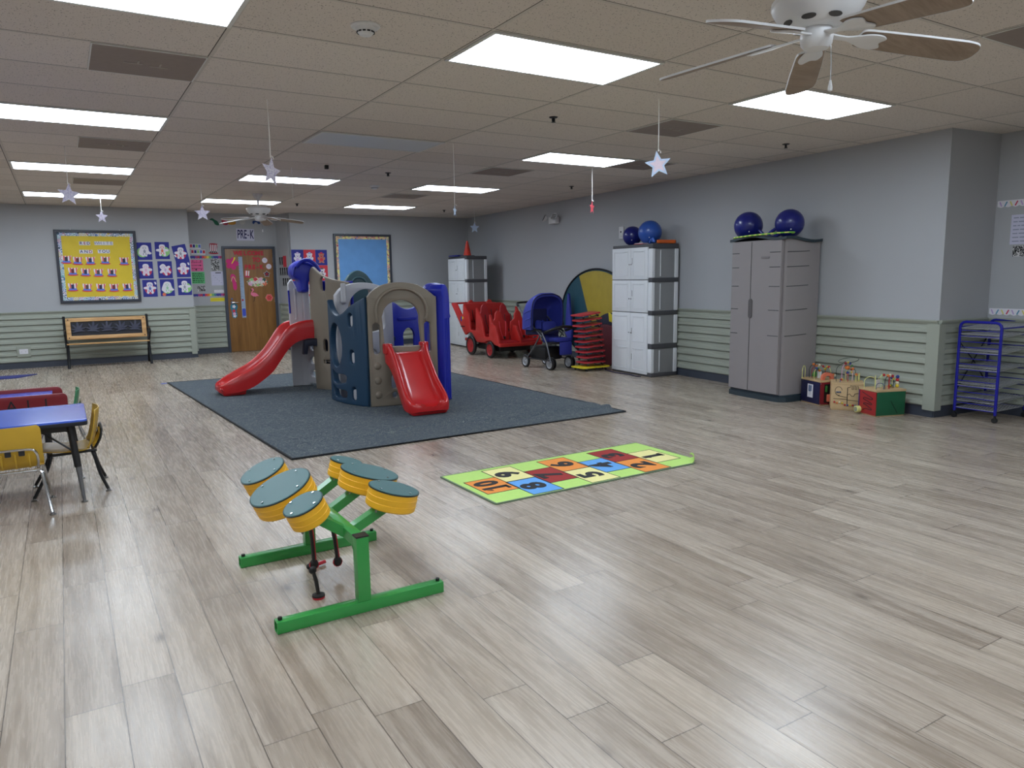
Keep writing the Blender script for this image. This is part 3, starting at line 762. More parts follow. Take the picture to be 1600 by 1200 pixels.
for i in range(5): bm_box(g, (-.075+i*.034, .045-i*.034, .0008), (-.063+i*.034, .058-i*.034, .0018))
ob('date_marks', g, GREYI, t); ob('writing', text_bm('May 2024', .032, .001, 0, T(0, .108, .0012)), NAVYI, t) if False else None
ob('heading', plate([rect(-.03, .1, .075, .116)], .002), INK, t)
o = ob('black_white_print', plate([rect(-.072, -.052, .072, .052)], .0012), PHB, None, A(2.342, 1.27)); tag(o, 'small black and white picture below the green notice', 'picture')
sheet('white_label', 2.664, 1.213, .18, .052, PAPER, 'white label strip above the lower rainbow border, left of the door', 'label', lines=1, ink=GREYI)
sheet('yellow_label', 2.624, 1.052, .262, .07, YLB, 'yellow label strip just above the wall siding, left of the door', 'label', lines=1, ink=M('olive_ink', (180, 160, 40), .7))
# banner cards BOO / letters cards
for (x, z, n, w, lab) in ((2.29, 2.075, 4, .2, 'upper row of lettered flag cards left of the top hat'), (2.335, 1.968, 5, .255, 'lower row of lettered flag cards left of the top hat')):
    t = thing('letter_flags', lab, 'banner', mtx=A(x, z, .003, -.02), group='flag cards left of the door')
    ob('flag_string_card', plate([rect(-w/2, -.047, w/2, .047)], .001), PAPER, t)
    for i in range(n):
        cx = -w/2+w*(i+.5)/n
        ob('flag', plate([[(cx-.02, .035), (cx+.02, .035), (cx+.02, -.03), (cx, -.018), (cx-.02, -.03)]], .0022), [REDC, NAVYP, GREENC, HATB, REDP][i % 5], t)
t = thing('hat_cutout', 'large red and white striped top hat cutout left of the door', 'paper cutout', mtx=A(2.615, 2.035, .003, -.04))
ob('hat_crown', plate([[(-.055, -.07), (.055, -.07), (.08, .085), (-.075, .085)]], .0015), mat_bands('bold_stripes', [(150, 32, 56), (236, 232, 236)], 'x', .032, .008), t)
ob('hat_top', plate([circ(.002, .088, .078, .014)], .003), REDI, t); ob('hat_brim', plate([circ(0, -.085, .092, .02)], .0025), REDI, t)
ob('hat_band', plate([[(-.058, -.082), (.058, -.082), (.06, -.05), (-.06, -.05)]], .0026), INK, t)
g = bmesh.new()
for x_ in (-.035, 0, .035): jn(g, plate([star(x_, -.066, .013)], .0034))
ob('hat_stars', g, PAPER, t)
# PRE-K sign
t = thing('door_sign', 'white sign reading PRE-K above the alcove door', 'sign', mtx=A(3.23, 2.31, .003, -.01))
ob('sheet', plate([rect(-.168, -.114, .168, .114)], .0015), LILAC, t)
for ch, x_ in zip('PRE-K', (-.125, -.062, 0, .055, .122)):
    ob('letter', text_bm(ch, .235 if ch != '-' else .12, .002, .004, T(x_, .0, .0016)@RZ(-.03), sx=.48 if ch != '-' else 1.0), NAVYI, t)
# paper garland over the door
gar = [(2.66, 2.545, 'green', [(-.08, .04), (-.02, .02), (.02, -.05), (.09, -.06), (.07, .01), (.02, .04), (-.03, .07)], (40, 104, 80)), (2.86, 2.55, 'red', [(-.05, .06), (.05, .05), (.06, -.04), (0, -.06), (-.05, -.03)], (176, 60, 80)),
       (2.99, 2.545, 'orange', [(-.08, .05), (.04, .07), (.07, -.03), (-.06, -.04)], (196, 140, 56)), (3.19, 2.56, 'white', circ(0, 0, .055, n=14), (190, 190, 186)), (3.45, 2.565, 'blue', [(-.06, .02), (-.01, .02), (.01, .02), (.07, .02), (.08, -.03), (.04, -.04), (.02, -.01), (-.02, -.01), (-.04, -.04), (-.07, -.03)], (40, 70, 130))]
for x, z, cn, pts, col in gar:
    o = ob('garland_cutout', plate([smooth(pts, 3)], .0015), M('garland_'+cn, col, .8), None, A(x, z)); tag(o, '%s paper cutout of the garland above the alcove door' % cn, 'paper cutout', 'garland cutouts above the alcove door')
# alcove right wall lettering
p0, p1 = Vector((3.83, 15.4)), Vector((3.95, 14.8)); sd = (p1-p0).normalized()
def AS(s, z, off=.003, rot=0):
    return wl((sd.x, sd.y), (p0.x, p0.y), s, z, off, rot)
o = ob('red_paper', plate([rect(-.07, -.11, .07, .11)], .0012), REDP, None, AS(.32, 1.78)); tag(o, 'red paper sheet on the narrow side wall right of the door', 'paper')
for txt, s0, z in (('AT', .16, 1.79), ('BEARY', .30, 1.58), ('GOOD', .36, 1.37)):
    t = thing('wall_lettering', 'black cut-out letters on the alcove side wall, %s' % {'AT': 'beside the red paper', 'BEARY': 'middle row', 'GOOD': 'lowest row'}[txt], 'lettering', mtx=AS(s0, z), group='black letters on the alcove side wall')
    for i in range(len(txt)):
        rs = random.Random(i+len(txt)); xx = (i-(len(txt)-1)/2)*.095
        ob('letter_strip', plate([[(xx-.03, -.08), (xx-.01, -.07), (xx+.005, -.02), (xx+.012, -.08), (xx+.034, -.07), (xx+.02, .02), (xx+.034, .08), (xx-.03, .075), (xx-.02, 0)]], .0015), INK, t)

# door decorations
DY = .038
D = lambda x, z, rot=0, off=DY: A(x, z, off, rot)
MAG = M('magenta_foam', (206, 40, 120), .6, var=.06); REDF = M('red_foil_letters', (196, 34, 52), .4, var=.1, scale=50)
def dobj(name, bm, mat, mtx, lab, cat): o = ob(name, bm, mat, None, mtx); return tag(o, lab, cat)
for s_, x0, x1, z, look in (('WELCOME', 2.99, 3.56, 1.945, 'top row'), ('TO', 3.32, 3.47, 1.815, 'middle row'), ('PRE-K', 3.16, 3.53, 1.675, 'lowest row')):
    for i, ch in enumerate(s_):
        x = x0+(x1-x0)*(i+.5)/len(s_)
        o = ob('door_letter', text_bm(ch, .115, .003, .006, sx=.95), REDF, None, D(x, z, random.uniform(-.08, .08), DY+.002))
        tag(o, 'red letter %s in the %s of the greeting on the door' % (ch if ch != '-' else 'dash', look), 'letter', 'red greeting letters on the alcove door')
def flower(n, R, r, k=24):
    return [((r+(R-r)*abs(math.cos(n*a/2))**.6)*math.cos(a), (r+(R-r)*abs(math.cos(n*a/2))**.6)*math.sin(a)) for a in [2*PI*i/(n*k//2) for i in range(n*k//2)]]
t = thing('hibiscus_cutout', 'large magenta hibiscus flower cutout at the top left of the door', 'paper cutout', mtx=D(2.935, 1.745))
ob('petals', plate([flower(5, .125, .075)], .003), MAG, t); ob('stamen', plate([smooth([(0, 0), (.05, .07), (.07, .12), (.04, .12), (.03, .08), (-.01, .01)], 3)], .006), YLB, t)
t = thing('flip_flop_cutout', 'magenta flip flop cutout with a yellow strap on the left of the door', 'paper cutout', mtx=D(2.95, 1.375, .12))
ob('sole', plate([smooth([(-.04, .15), (0, .17), (.045, .13), (.04, .03), (.035, -.1), (.0, -.15), (-.035, -.11), (-.03, 0), (-.048, .07)], 4)], .003), MAG, t)
ob('strap', tube([(-.05, .03, .004), (-.02, .1, .006), (0, .12, .006), (.02, .09, .006), (.04, .01, .004)], .006, 6), M('cream_strap', (226, 214, 150), .6), t)
t = thing('height_chart', 'long pale blue height chart strip on the door', 'height chart', mtx=D(3.098, 1.28, .005))
ob('strip', plate([rect(-.038, -.60, .038, .60)], .002), M('pale_blue_chart', (150, 168, 190), .6, var=.08, scale=14), t)
g = bmesh.new()
for i in range(24): bm_box(g, (-.036, -.58+i*.05, .001), (-.036+(.03 if i % 4 == 0 else .015), -.577+i*.05, .0016))
ob('tick_marks', g, NAVYI, t); ob('blue_picture', plate([rnd(rect(-.03, -.57, .034, -.42), .02)], .004), M('chart_blue', (60, 80, 190), .6), t); ob('red_picture', plate([circ(-.01, -.25, .02)], .004), REDI, t)
for x, z, k in ((3.563, 1.808, 'upper'), (3.637, 1.686, 'lower')):
    t = thing('round_tag', '%s round white paper disc hanging at the top right of the door' % k, 'paper disc', mtx=D(x, z, 0, DY+.006), group='round white discs on the door')
    ob('disc', plate([circ(0, 0, .052)], .002), PAPER, t); ob('rim', plate([circ(0, 0, .054), circ(0, 0, .048)], .0035), MK['pink'], t)
    ob('pencil_marks', tube([(-.03, .02, .002), (.03, -.02, .002), (0, 0, .002), (.02, .025, .002)], .002, 4), GREYI, t)
t = thing('hat_cutout', 'small striped top hat cutout on the door above the floral plaque', 'paper cutout', mtx=D(3.205, 1.545, -.1))
ob('hat_crown', plate([[(-.038, -.05), (.04, -.05), (.045, .06), (-.045, .06)]], .002), STRIPE, t); ob('hat_brim', plate([circ(.012, -.055, .06, .018)], .003), REDC, t)
t = thing('star_cutout', 'dark star cutout with a red centre on the right of the door', 'paper cutout', mtx=D(3.59, 1.535))
ob('outer_star', plate([star(0, 0, .062, .036)], .002), INK, t); ob('pale_edge', plate([star(0, 0, .07, .042)], .001), PAPER, t); ob('inner_star', plate([star(0, 0, .036, .02)], .003), REDI, t)
t = thing('floral_plaque', 'floral plaque with the white word ALOHA in the middle of the door', 'plaque', mtx=D(3.40, 1.378))
ob('leaf_backing', plate([[(.2*math.cos(a)*(1+.07*math.sin(13*a)), .092*math.sin(a)*(1+.12*math.cos(11*a))) for a in [2*PI*i/70 for i in range(70)]]], .002), mat_squiggle('mixed_leaves', (222, 210, 180), [(60, 110, 90), (230, 150, 90), (216, 90, 110), (240, 220, 150), (90, 140, 110)], 22, .8), t)
for x_, y_, c_, r_2 in ((-.14, -.03, MK['pink'], .045), (-.04, .055, REDP, .042), (.06, .055, MK['pink'], .04), (.14, -.035, MK['orange'], .042), (-.11, .05, GREENC, .035), (.13, .045, M('leaf_green', (52, 92, 76), .7), .035), (.0, -.06, GREENC, .03)):
    ob('flower', plate([flower(5, r_2, r_2*.6)], .005, 0, T(x_, y_, 0)), c_, t)
ob('lettering', text_bm('ALOHA', .085, .003, .003, T(0, 0, .005), sx=.95), PAPER, t)
t = thing('flamingo_cutout', 'pink flamingo cutout standing on one leg on the door', 'paper cutout', mtx=D(3.30, 1.13))
FL = M('flamingo_pink', (232, 122, 150), .7, var=.06)
fp = [(-.03, .125), (-.01, .135), (.012, .12), (.015, .09), (-.005, .065), (-.02, .04), (.01, .045), (.06, .03), (.1, -.01), (.11, -.03), (.07, -.03), (.035, -.045), (-.01, -.03), (-.045, .0), (-.045, .035), (-.02, .075), (-.008, .1), (-.02, .108), (-.04, .1)]
ob('body', plate([smooth([(x*.95, y*.95) for x, y in fp], 3)], .003), FL, t)
ob('leg', tube([(.015, -.03, .001), (.02, -.08, .001), (.012, -.125, .001), (-.008, -.14, .001)], .0035, 5), INK, t); ob('second_leg', tube([(.03, -.03, .001), (.035, -.06, .001), (.02, -.075, .001)], .003, 5), INK, t); ob('beak', plate([[(-.035, .118), (-.05, .095), (-.04, .08), (-.028, .1)]], .004), INK, t)
t = thing('flower_cutout', 'coral red flower cutout at the lower right of the door', 'paper cutout', mtx=D(3.61, 1.062))
CR = M('coral_paper', (222, 88, 84), .7, var=.08, scale=30)
ob('petals', plate([flower(6, .068, .05)], .002), CR, t); ob('petal_edge', plate([flower(6, .074, .056)], .001), M('pale_coral', (238, 170, 160), .7), t); ob('inner_petals', plate([flower(5, .04, .02), circ(0, 0, .012)], .004), M('deep_coral', (190, 60, 60), .7), t)
t = thing('flip_flop_cutout', 'teal flip flop cutout with flowers below the door handle', 'paper cutout', mtx=D(2.915, .82, 0))
ob('sole', plate([smooth([(0, .145), (.055, .13), (.07, .07), (.045, .0), (.055, -.06), (.05, -.12), (0, -.145), (-.04, -.12), (-.045, -.05), (-.05, .0), (-.07, .07), (-.05, .13)], 4)], .003), M('teal_foam', (44, 116, 140), .6), t)
for x_, y_, c_ in ((0, .085, PAPER), (-.005, 0, REDP), (.0, -.06, MK['pink']), (.005, -.1, PAPER)): ob('flower', plate([flower(5, .034, .018)], .005, 0, T(x_, y_, 0)), c_, t)

# wall fittings
t = thing('outlet_plate', 'white outlet in a sage mounting block low on the wall left of the bench', 'outlet', mtx=BW(-.61, .285, .02))
ob('mounting_block', plate([rnd(rect(-.098, -.09, .098, .09), .006)], .03, .006), SIDE, t); ob('outlet_cover', plate([rnd(rect(-.062, -.04, .062, .04), .005)], .008, .002, T(0, 0, .018)), PAPER, t)
g = bmesh.new()
for x_ in (-.028, .028):
    for d_2 in (-.006, .006): bm_box(g, (x_+d_2-.0012, -.01, .0215), (x_+d_2+.0012, .004, .0226))
ob('socket_slots', g, BLACK, t)
RP, RQ = Vector((7.9, 14.87)), Vector((7.14, 3.87)); rd = (RQ-RP).normalized()
def RW(y, z, off=.003, rot=0):
    s = (RP.y-y)/-rd.y; return wl((rd.x, rd.y), (RP.x, RP.y), s, z, off, rot)
t = thing('emergency_light', 'white emergency light with two round lamp heads high on the right wall', 'emergency light', mtx=RW(10.95, 2.39, .0))
ob('housing', plate([rnd(rect(-.12, -.06, .12, .06), .012)], .09, .012, T(0, 0, .05)), WHITE, t)
for sx in (-.16, .14):
    h_ = ob('lamp_head', lathe([(0, 0), (.03, 0), (.065, .035), (.07, .055), (.062, .055), (.0, .045)], 24, None, T(sx, .03, .10)@RX(-.5)@RY(.35 if sx > 0 else -.35)), WHITE, t)
    g = bmesh.new()
    for k in (-.03, 0, .03):
        tube([(-.055, k, .058), (.055, k, .058)], .003, 5, g); tube([(k, -.055, .058), (k, .055, .058)], .003, 5, g)
    g.transform(T(sx, .03, .10)@RX(-.5)@RY(.35 if sx > 0 else -.35)); ob('lamp_guard', g, BLACKM, h_)
t = thing('wall_sensor', 'white rectangular sensor plate on the right wall left of the blue balls', 'sensor', mtx=RW(8.98, 2.06, .0))
ob('plate', plate([rnd(rect(-.055, -.095, .055, .095), .008)], .02, .004, T(0, 0, .011)), WHITE, t); ob('lens', plate([circ(0, .015, .014)], .006, 0, T(0, 0, .022)), BLACK, t); ob('button', plate([circ(.012, -.05, .006)], .004, 0, T(0, 0, .022)), STEEL, t)
IP, IQ = Vector((7.9, 3.81)), Vector((7.29, -5)); idr = (IQ-IP).normalized()
def IW(s, z, off=.003, rot=0): return wl((idr.x, idr.y), (IP.x, IP.y), s, z, off, rot)
CRY = mat_squiggle('crayon_print_border', (214, 216, 222), [(200, 80, 110), (90, 150, 190), (220, 210, 120), (130, 110, 180)], 14, .7)
for z, lab in ((2.045, 'upper scalloped border strip with crayon marks on the recess wall'), (1.005, 'lower scalloped border strip with crayon marks just above the recess siding')):
    w_ = 1.0; n = 15
    pts = [(0, .033), (w_, .033)]+[(w_-w_*i/(n*4), -.020-.013*abs(math.sin(PI*i/4))) for i in range(n*4+1)]
    o = ob('border_strip', plate([pts], .0015), PAPER, None, IW(.015, z)); tag(o, lab, 'border strip', 'crayon border strips on the recess wall')
    g = [bmesh.new() for _ in range(4)]
    for i in range(20):
        x_ = .03+i*.048; a_ = (-1)**i*.45
        jn(g[i % 4], plate([rnd(rect(-.006, -.024, .006, .024), .004)], .0018, 0, T(x_, 0, .001)@RZ(a_)))
    for i, c_ in enumerate((MK['purple'], M('teal_crayon', (90, 150, 180), .8), M('yellow_crayon', (220, 212, 120), .8), M('red_crayon', (204, 70, 100), .8))): ob('crayon_print', g[i], c_, o)
sheet('white_notice', .30, 1.795, .29, .28, LILAC, 'white typed notice on the recess wall at the right edge', lines=7, ink=GREYI, mfun=lambda x, z, off, rot: IW(x, z, off, rot))
o = ob('black_white_print', plate([rect(-.11, -.05, .11, .05)], .0012), PHB, None, IW(.30, 1.59)); tag(o, 'black and white picture below the white typed notice at the right edge', 'picture')

# ------------------------------------------------------------ big rug and hopscotch mat
RUG = mat_rug(); RUGE = M('black_rug_binding', (20, 22, 26), .8)
t = thing('area_rug', 'large blue grey patterned rug under the plastic play climber', 'rug', (0, 0, 0))
rc = [Vector((1.457, 5.768)), Vector((4.924, 5.827)), Vector((4.86, 11.13)), (Vector((1.177, 11.25)))]
b = bmesh.new(); nx, ny = 110, 190; vs = {}
for i in range(nx+1):
    for j in range(ny+1):
        u, v = i/nx, j/ny
        # denser towards the front edge
        v = v**1.6
        p = (rc[0]*(1-u)+rc[1]*u)*(1-v)+(rc[3]*(1-u)+rc[2]*u)*v
        dist = v*5.4
        wc = .42+.10*math.sin(u*5)+.05*math.sin(u*17)
        z = .012+.040*math.exp(-((dist-wc)/.038)**2)*(.5+.5*math.sin(u*41+2)**2)*(.35+.65*u)+.008*math.exp(-((dist-wc-.25)/.12)**2)
        if u > .97: p += Vector((.05*math.exp(-((dist-.8)/.35)**2)*(u-.97)/.03, 0))
        vs[i, j] = b.verts.new((p.x, p.y, z))
for i in range(nx):
    for j in range(ny): b.faces.new((vs[i, j], vs[i+1, j], vs[i+1, j+1], vs[i, j+1]))
ob('carpet', b, RUG, t, ang=60)
ed = [vs_ for vs_ in ()]
def lerp2(a, c, u): return a*(1-u)+c*u
path = [(*rc[0], .008), (*rc[1], .008), (*rc[2], .008), (*rc[3], .008)]
ob('binding', tube(path, .009, 6, closed=True, square=True, flat=.8), RUGE, t)
o = ob('blue_tape', box((1.09, 11.235, .0), (1.19, 11.285, .003)), M('blue_tape', (50, 84, 190), .5)); tag(o, 'small strip of blue tape at the far left corner of the rug', 'tape')

LG = M('lime_mat', (186, 224, 118), .75, var=.04, scale=40, bump=.2, bscale=300)
MCOL = {'y': M('mat_cream', (238, 230, 156), .75, var=.03, scale=40), 'o': M('mat_orange', (236, 146, 62), .75, var=.04, scale=40), 'r': M('mat_red', (158, 40, 36), .75, var=.04, scale=40), 'b': M('mat_blue', (98, 164, 228), .75, var=.04, scale=40)}
t = thing('hopscotch_mat', 'lime green hopscotch mat with numbered squares and one curled corner', 'play mat', (2.222, 3.865, 0), .016)
ML, MW = 1.845, .765
b = bmesh.new(); nx, ny = 60, 26; vs = {}
def curl(x, y, z):
    dx, dy = ML-x, y     # near right corner
    d = .10-(dx+dy)/math.sqrt(2)
    if d > 0:
        r = .03; a = min(d/r, 2.9); k = 1/math.sqrt(2)
        s_ = r*math.sin(a); h = r*(1-math.cos(a))
        if d/r > 2.9: h -= (d-2.9*r)*.2; s_ -= (d-2.9*r)*.9
        sh = d-s_
        return (x-sh*k, y+sh*k, z+h)
    return (x, y, z)
for k_, z in ((0, .001), (1, .009)):
    for i in range(nx+1):
        for j in range(ny+1):
            # finer near the curled corner
            x = ML*(1-(1-i/nx)**1.7); y_ = MW*(j/ny)**1.5
            vs[i, j, k_] = b.verts.new(curl(x, y_, z))
for i in range(nx):
    for j in range(ny):
        b.faces.new((vs[i, j, 1], vs[i+1, j, 1], vs[i+1, j+1, 1], vs[i, j+1, 1])); b.faces.new((vs[i, j, 0], vs[i, j+1, 0], vs[i+1, j+1, 0], vs[i+1, j, 0]))
for i in range(nx):
    for j in (0, ny): b.faces.new((vs[i, j, 0], vs[i+1, j, 0], vs[i+1, j, 1], vs[i, j, 1]))
for j in range(ny):
    for i in (0, nx): b.faces.new((vs[i, j, 0], vs[i, j+1, 0], vs[i, j+1, 1], vs[i, j, 1]))
ob('mat_sheet', b, LG, t)
g = tube([(0, 0, .004), (ML-.10, 0, .004)], .006, 6, square=True); tube([(0, 0, .004), (0, MW, .004)], .006, 6, g, square=True); tube([(0, MW, .004), (ML, MW, .004), (ML, .1, .004)], .006, 6, g, square=True)
ob('bound_edge', g, M('grey_green_binding', (110, 130, 104), .8), t)
K_ = .345
lay = [(.055, .195, 'o', '10', .25), (.305, .37, 'y', '9', .245), (.297, .018, 'b', '8', .243), (.547, .18, 'r', '7', .24), (.79, .365, 'o', '6', .25), (.782, .016, 'y', '5', .25), (1.03, .17, 'b', '4', .24), (1.272, .36, 'r', '3', .25), (1.265, .012, 'o', '2', .25), (1.52, .165, 'y', '1', .245)]
for x0, y0, c_, n_, w_ in lay:
    h_ = K_ if n_ != '10' else .33
    sq = ob('square', box((x0, y0, .0085), (x0+w_, y0+h_, .0098)), MCOL[c_], t)
    ob('outline', plate([rect(x0-.003, y0-.003, x0+w_+.003, y0+h_+.003), rect(x0+.003, y0+.003, x0+w_-.003, y0+h_-.003)], .0022, 0, T(0, 0, .0095)), INK, sq)
    ob('number', text_bm(n_, .235, .0015, .0105, T(x0+w_/2, y0+h_/2, .0108)@RZ(PI/2)@T(0, -.0, 0), sx=1.15 if len(n_) == 1 else .92, spacing=1.1), INK, sq)
    if '1' in n_: ob('serif', plate([rect(-.036, -.093, .040, -.067), [(-.04, .05), (-.012, .088), (-.012, .05)]], .0015, 0, T(x0+w_/2, y0+h_/2+(0 if n_ == '1' else -.078), .0108)@RZ(PI/2)), INK, sq)

# ------------------------------------------------------------ outdoor style play drums
GRNM = M('green_powder_coat', (46, 148, 66), .35, var=.06, scale=14, coat=.3); YELP = M('yellow_hdpe_shell', (242, 182, 40), .45, var=.05, scale=10, stretch=(1, 1, 9), bump=.1, bscale=30)
TEAL = M('dark_teal_drum_head', (44, 94, 94), .4, var=.04); DTR = M('teal_rim', (18, 44, 46), .5)
t = thing('play_drum_set', 'green steel play drum stand with six yellow drums in the foreground', 'drum set', (1.0, 3.30, 0))
def sq(path, r, name='tube', mat=GRNM, parent=None):
    return ob(name, tube(path, r, square=True), mat, parent or t, ang=30)
k = .0255
for (yy, xa, xb) in ((-.395, -.372, .372), (.41, -.352, .36)):
    b = plate([rnd(rect(-k, 0, k, 2*k), .005, 2), rnd(rect(-k+.004, .004, k-.004, 2*k-.004), .004, 2)], xb-xa, 0, T((xa+xb)/2, yy, 0)@RZ(PI/2)@RX(PI/2))
    r_2 = ob('base_rail', b, GRNM, t)
    for x_ in (xa+.018, xb-.018):
        ob('anchor_bolt', cyl((x_, yy, 2*k), (x_, yy, 2*k+.012), .009, n=10), BLACKM, r_2)
for yy in (-.395, .41):
    b = bmesh.new(); bm_box(b, (-k-.002, yy-k, 2*k), (k+.002, yy+k, .335), .003)
    ob('post', b, GRNM, t); ob('post_cap', box((-k-.003, yy-k-.001, .335), (k+.003, yy+k+.001, .341)), BLACK, t)
b = bmesh.new(); bm_box(b, (-k+.002, -.395+k, .335-2*k), (k-.002, .41-k, .333), .003); ob('crossbar', b, GRNM, t)
# gussets
ob('gusset', plate([[(-.37, .18), (-.37, .30), (-.25, .30)]], .012, 0, upright((0, 0), (0, 1))), GRNM, t)
DR = [(-1, -.255, .225, .075), (-1, .05, .265, .105), (-1, .40, .265, .088), (1, -.235, .255, .09), (1, .07, .285, .108), (1, .36, .235, .062)]
def drum(side, y_, d_, R):
    # centre of the head and tilt
    hx = {-.20: -.183, .10: -.205, .405: -.215, -.205: .236, .105: .235, .40: .215}[y_]; hz = {-.20: .457, .10: .462, .405: .475, -.205: .458, .105: .468, .40: .465}[y_]
    tilt = R_(14)*side if side > 0 else R_(-24)
    P = T(hx, y_, hz)@RY(tilt)@RX(R_(4))
    th = .088
    body = ob('drum_shell', lathe([(0, -th), (R-.006, -th), (R, -th+.006), (R+.001, -th*.66), (R-.001, -th*.64), (R+.001, -th*.34), (R-.001, -th*.32), (R, -.006), (R, 0), (0, 0)], 48, None, P), YELP, t)
    ob('rim', lathe([(R-.01, -.003), (R+.0025, -.003), (R+.0025, .003), (R-.01, .004)], 48, None, P), DTR, body)
    ob('drum_head', lathe([(0, .005), (R-.003, .005), (R+.001, .002), (R+.001, 0), (0, 0)], 48, None, P), TEAL, body)
    for j in range(4):
        a = j*PI/2+.5; x1, y1 = (R*.82)*math.cos(a), (R*.82)*math.sin(a)
        ob('head_bolt', cyl(P@Vector((x1, y1, .004)), P@Vector((x1, y1, .009)), .0055, n=10), CHROME, body)
        if j % 2 == 0: ob('under_bolt', cyl(P@Vector((x1, y1, -th-.016)), P@Vector((x1, y1, -th)), .005, n=8), STEEL, body)
    e = P@Vector((-side*R*.25, 0, -th-.002)); s0 = Vector((side*k*.4, y_-.02 if abs(y_) > .06 else y_, .305))
    s0.y = max(-.34, min(.36, s0.y))
    ob('drum_arm', tube([s0, (s0+e)/2, e], .0215, square=True, flat=1), GRNM, t, ang=30)
for a_ in ((-1, -.20, 0, .089), (-1, .10, 0, .146), (-1, .405, 0, .112), (1, -.205, 0, .116), (1, .105, 0, .142), (1, .40, 0, .082)): drum(*a_)
CORD = M('black_mallet_cord', (30, 26, 28), .6); MRED = M('red_mallet_rubber', (196, 30, 50), .4)
def mallet(x, y, ztop, zb, lean, lab, flare=True, ground=False):
    t = thing('drum_mallet', lab, 'mallet', (x, y, 0), 0, 'mallets hanging under the drums')
    p0, p1 = Vector((lean, -.01, ztop)), Vector((0, 0, zb+.02))
    ob('handle', tube([p0, (p0+p1)/2+Vector((.004, 0, 0)), p1], [.012, .011, .012], 10, flat=.7), BLACK, t)
    ob('red_strip', tube([p0+Vector((.009, -.0, 0)), (p0+p1)/2+Vector((.013, 0, 0)), p1+Vector((.009, 0, 0))], .005, 8), MRED, t)
    ob('head', ball((0, 0, zb+.024), .022, s=(1, .6, 1.15)), BLACK, t); ob('head_ring', lathe([(.012, -.006), (.0225, -.006), (.0225, .006), (.012, .006)], 20, None, T(0, 0, zb+.022)@RX(PI/2)), MRED, t)
mallet(.905, 3.30, .36, .072, -.02, 'black and red mallet hanging straight below the large left drum')
mallet(1.03, 3.34, .30, .045, -.03, 'black and red mallet leaning right, nearer the green post')
t = thing('drum_mallet', 'black mallet standing with a red foot pad on the floor under the drums', 'mallet', (.872, 3.135, 0), 0, None)
ob('foot_pad', lathe([(0, 0), (.026, 0), (.028, .004), (.028, .010), (0, .010)], 24), MRED, t); ob('foot', lathe([(0, .010), (.029, .010), (.028, .018), (.012, .024), (0, .024)], 24), BLACK, t)
ob('shaft', tube([(0, 0, .02), (-.006, .005, .08), (-.016, .01, .128)], [.013, .015, .012], 12, flat=.6), BLACK, t); ob('joint', ball((-.017, .01, .132), .018, s=(1, .6, 1)), BLACK, t)
t = thing('drum_mallet', 'red mallet lying on the floor behind the back of the drum stand', 'mallet', (.99, 3.50, 0), .3, None)
ob('handle', tube([(-.05, 0, .012), (.03, 0, .014)], .009, 8), MRED, t); ob('head', ball((-.06, 0, .016), .016), BLACK, t)

# ------------------------------------------------------------ plastic play climber
TAN = M('tan_rotomolded_plastic', (136, 125, 110), .5, var=.03, bump=.05, bscale=220); NVY = M('navy_teal_plastic', (30, 62, 88), .45, var=.03, bump=.05, bscale=220)
BLU = M('royal_blue_plastic', (30, 42, 168), .35, var=.03); LGY = M('light_grey_plastic', (190, 190, 194), .45, var=.02, bump=.04, bscale=200); RDP = M('red_slide_plastic', (196, 32, 34), .28, var=.03, coat=.3)
DGN = M('dark_green_plastic', (52, 84, 88), .45, var=.03)
t = thing('play_climber', 'large plastic play climber with two red slides, tan, navy and royal blue panels', 'play climber', (3.0, 8.5, 0))
LT = T(-3.0, -8.5, 0)
RZ0 = .012   # rests on the rug
def panel(name, P, Q, loops, th, mat, bulge=0, bev=.012, segs=0, parent=None, zoff=RZ0):
    P, Q = Vector(P), Vector(Q); d = (Q-P); L = d.length
    bend = None
    if bulge:
        segs = segs or 18
        def bend(x, y, z):
            u = x/L; f = 4*u*(1-u); df = 4*(1-2*u)/L
            n = Vector((1, df*bulge)).normalized()
            return (x-z*n.y, y, bulge*f+z*n.x)
    b = plate(loops, th, bev, LT@T(0, 0, zoff)@upright(P, d), segs, bend)
    return ob(name, b, mat, parent or t, ang=40)
# front tan arch panel
P, Q = (2.83, 7.67), (3.58, 7.50)
out = [(0, 0)]+[(0, 1.20)]+smooth([(.0, 1.205), (.06, 1.275), (.18, 1.338), (.36, 1.362), (.54, 1.338), (.66, 1.275), (.745, 1.205)], 5, False)[1:]+[(.765, 1.2), (.765, 0)]
op = [(.178, .66), (.16, .92)]+smooth([(.155, .99), (.19, 1.08), (.262, 1.142), (.362, 1.165), (.462, 1.142), (.535, 1.08), (.568, .99)], 5, False)+[(.565, .92), (.585, .66)]
pT = panel('tan_arch_panel', P, Q, [out, op, stad(.087, .75, .078, .345), stad(.655, .75, .07, .345), stad(.27, .27, .07, .16), stad(.27, .12, .06, .07)], .085, TAN, bev=.016)
for z in (.454, .29, .131):
    for x_ in (.087, .668): ob('bump', ball(LT@T(0, 0, RZ0)@upright(P, Vector(Q)-Vector(P))@Vector((x_, z, .04)), .042, s=(1, .62, 1) ), TAN, pT)
arc = smooth([(.10, .93), (.085, 1.06), (.13, 1.19), (.24, 1.275), (.362, 1.298), (.49, 1.275), (.60, 1.19), (.65, 1.06), (.632, .93)], 5, False)
mt = LT@T(0, 0, RZ0)@upright(P, Vector(Q)-Vector(P))
ob('arch_moulding', tube([mt@Vector((x, y, .04)) for x, y in arc], [.022]+[.036]*(len(arc)-2)+[.022], 10, flat=.5), TAN, pT)
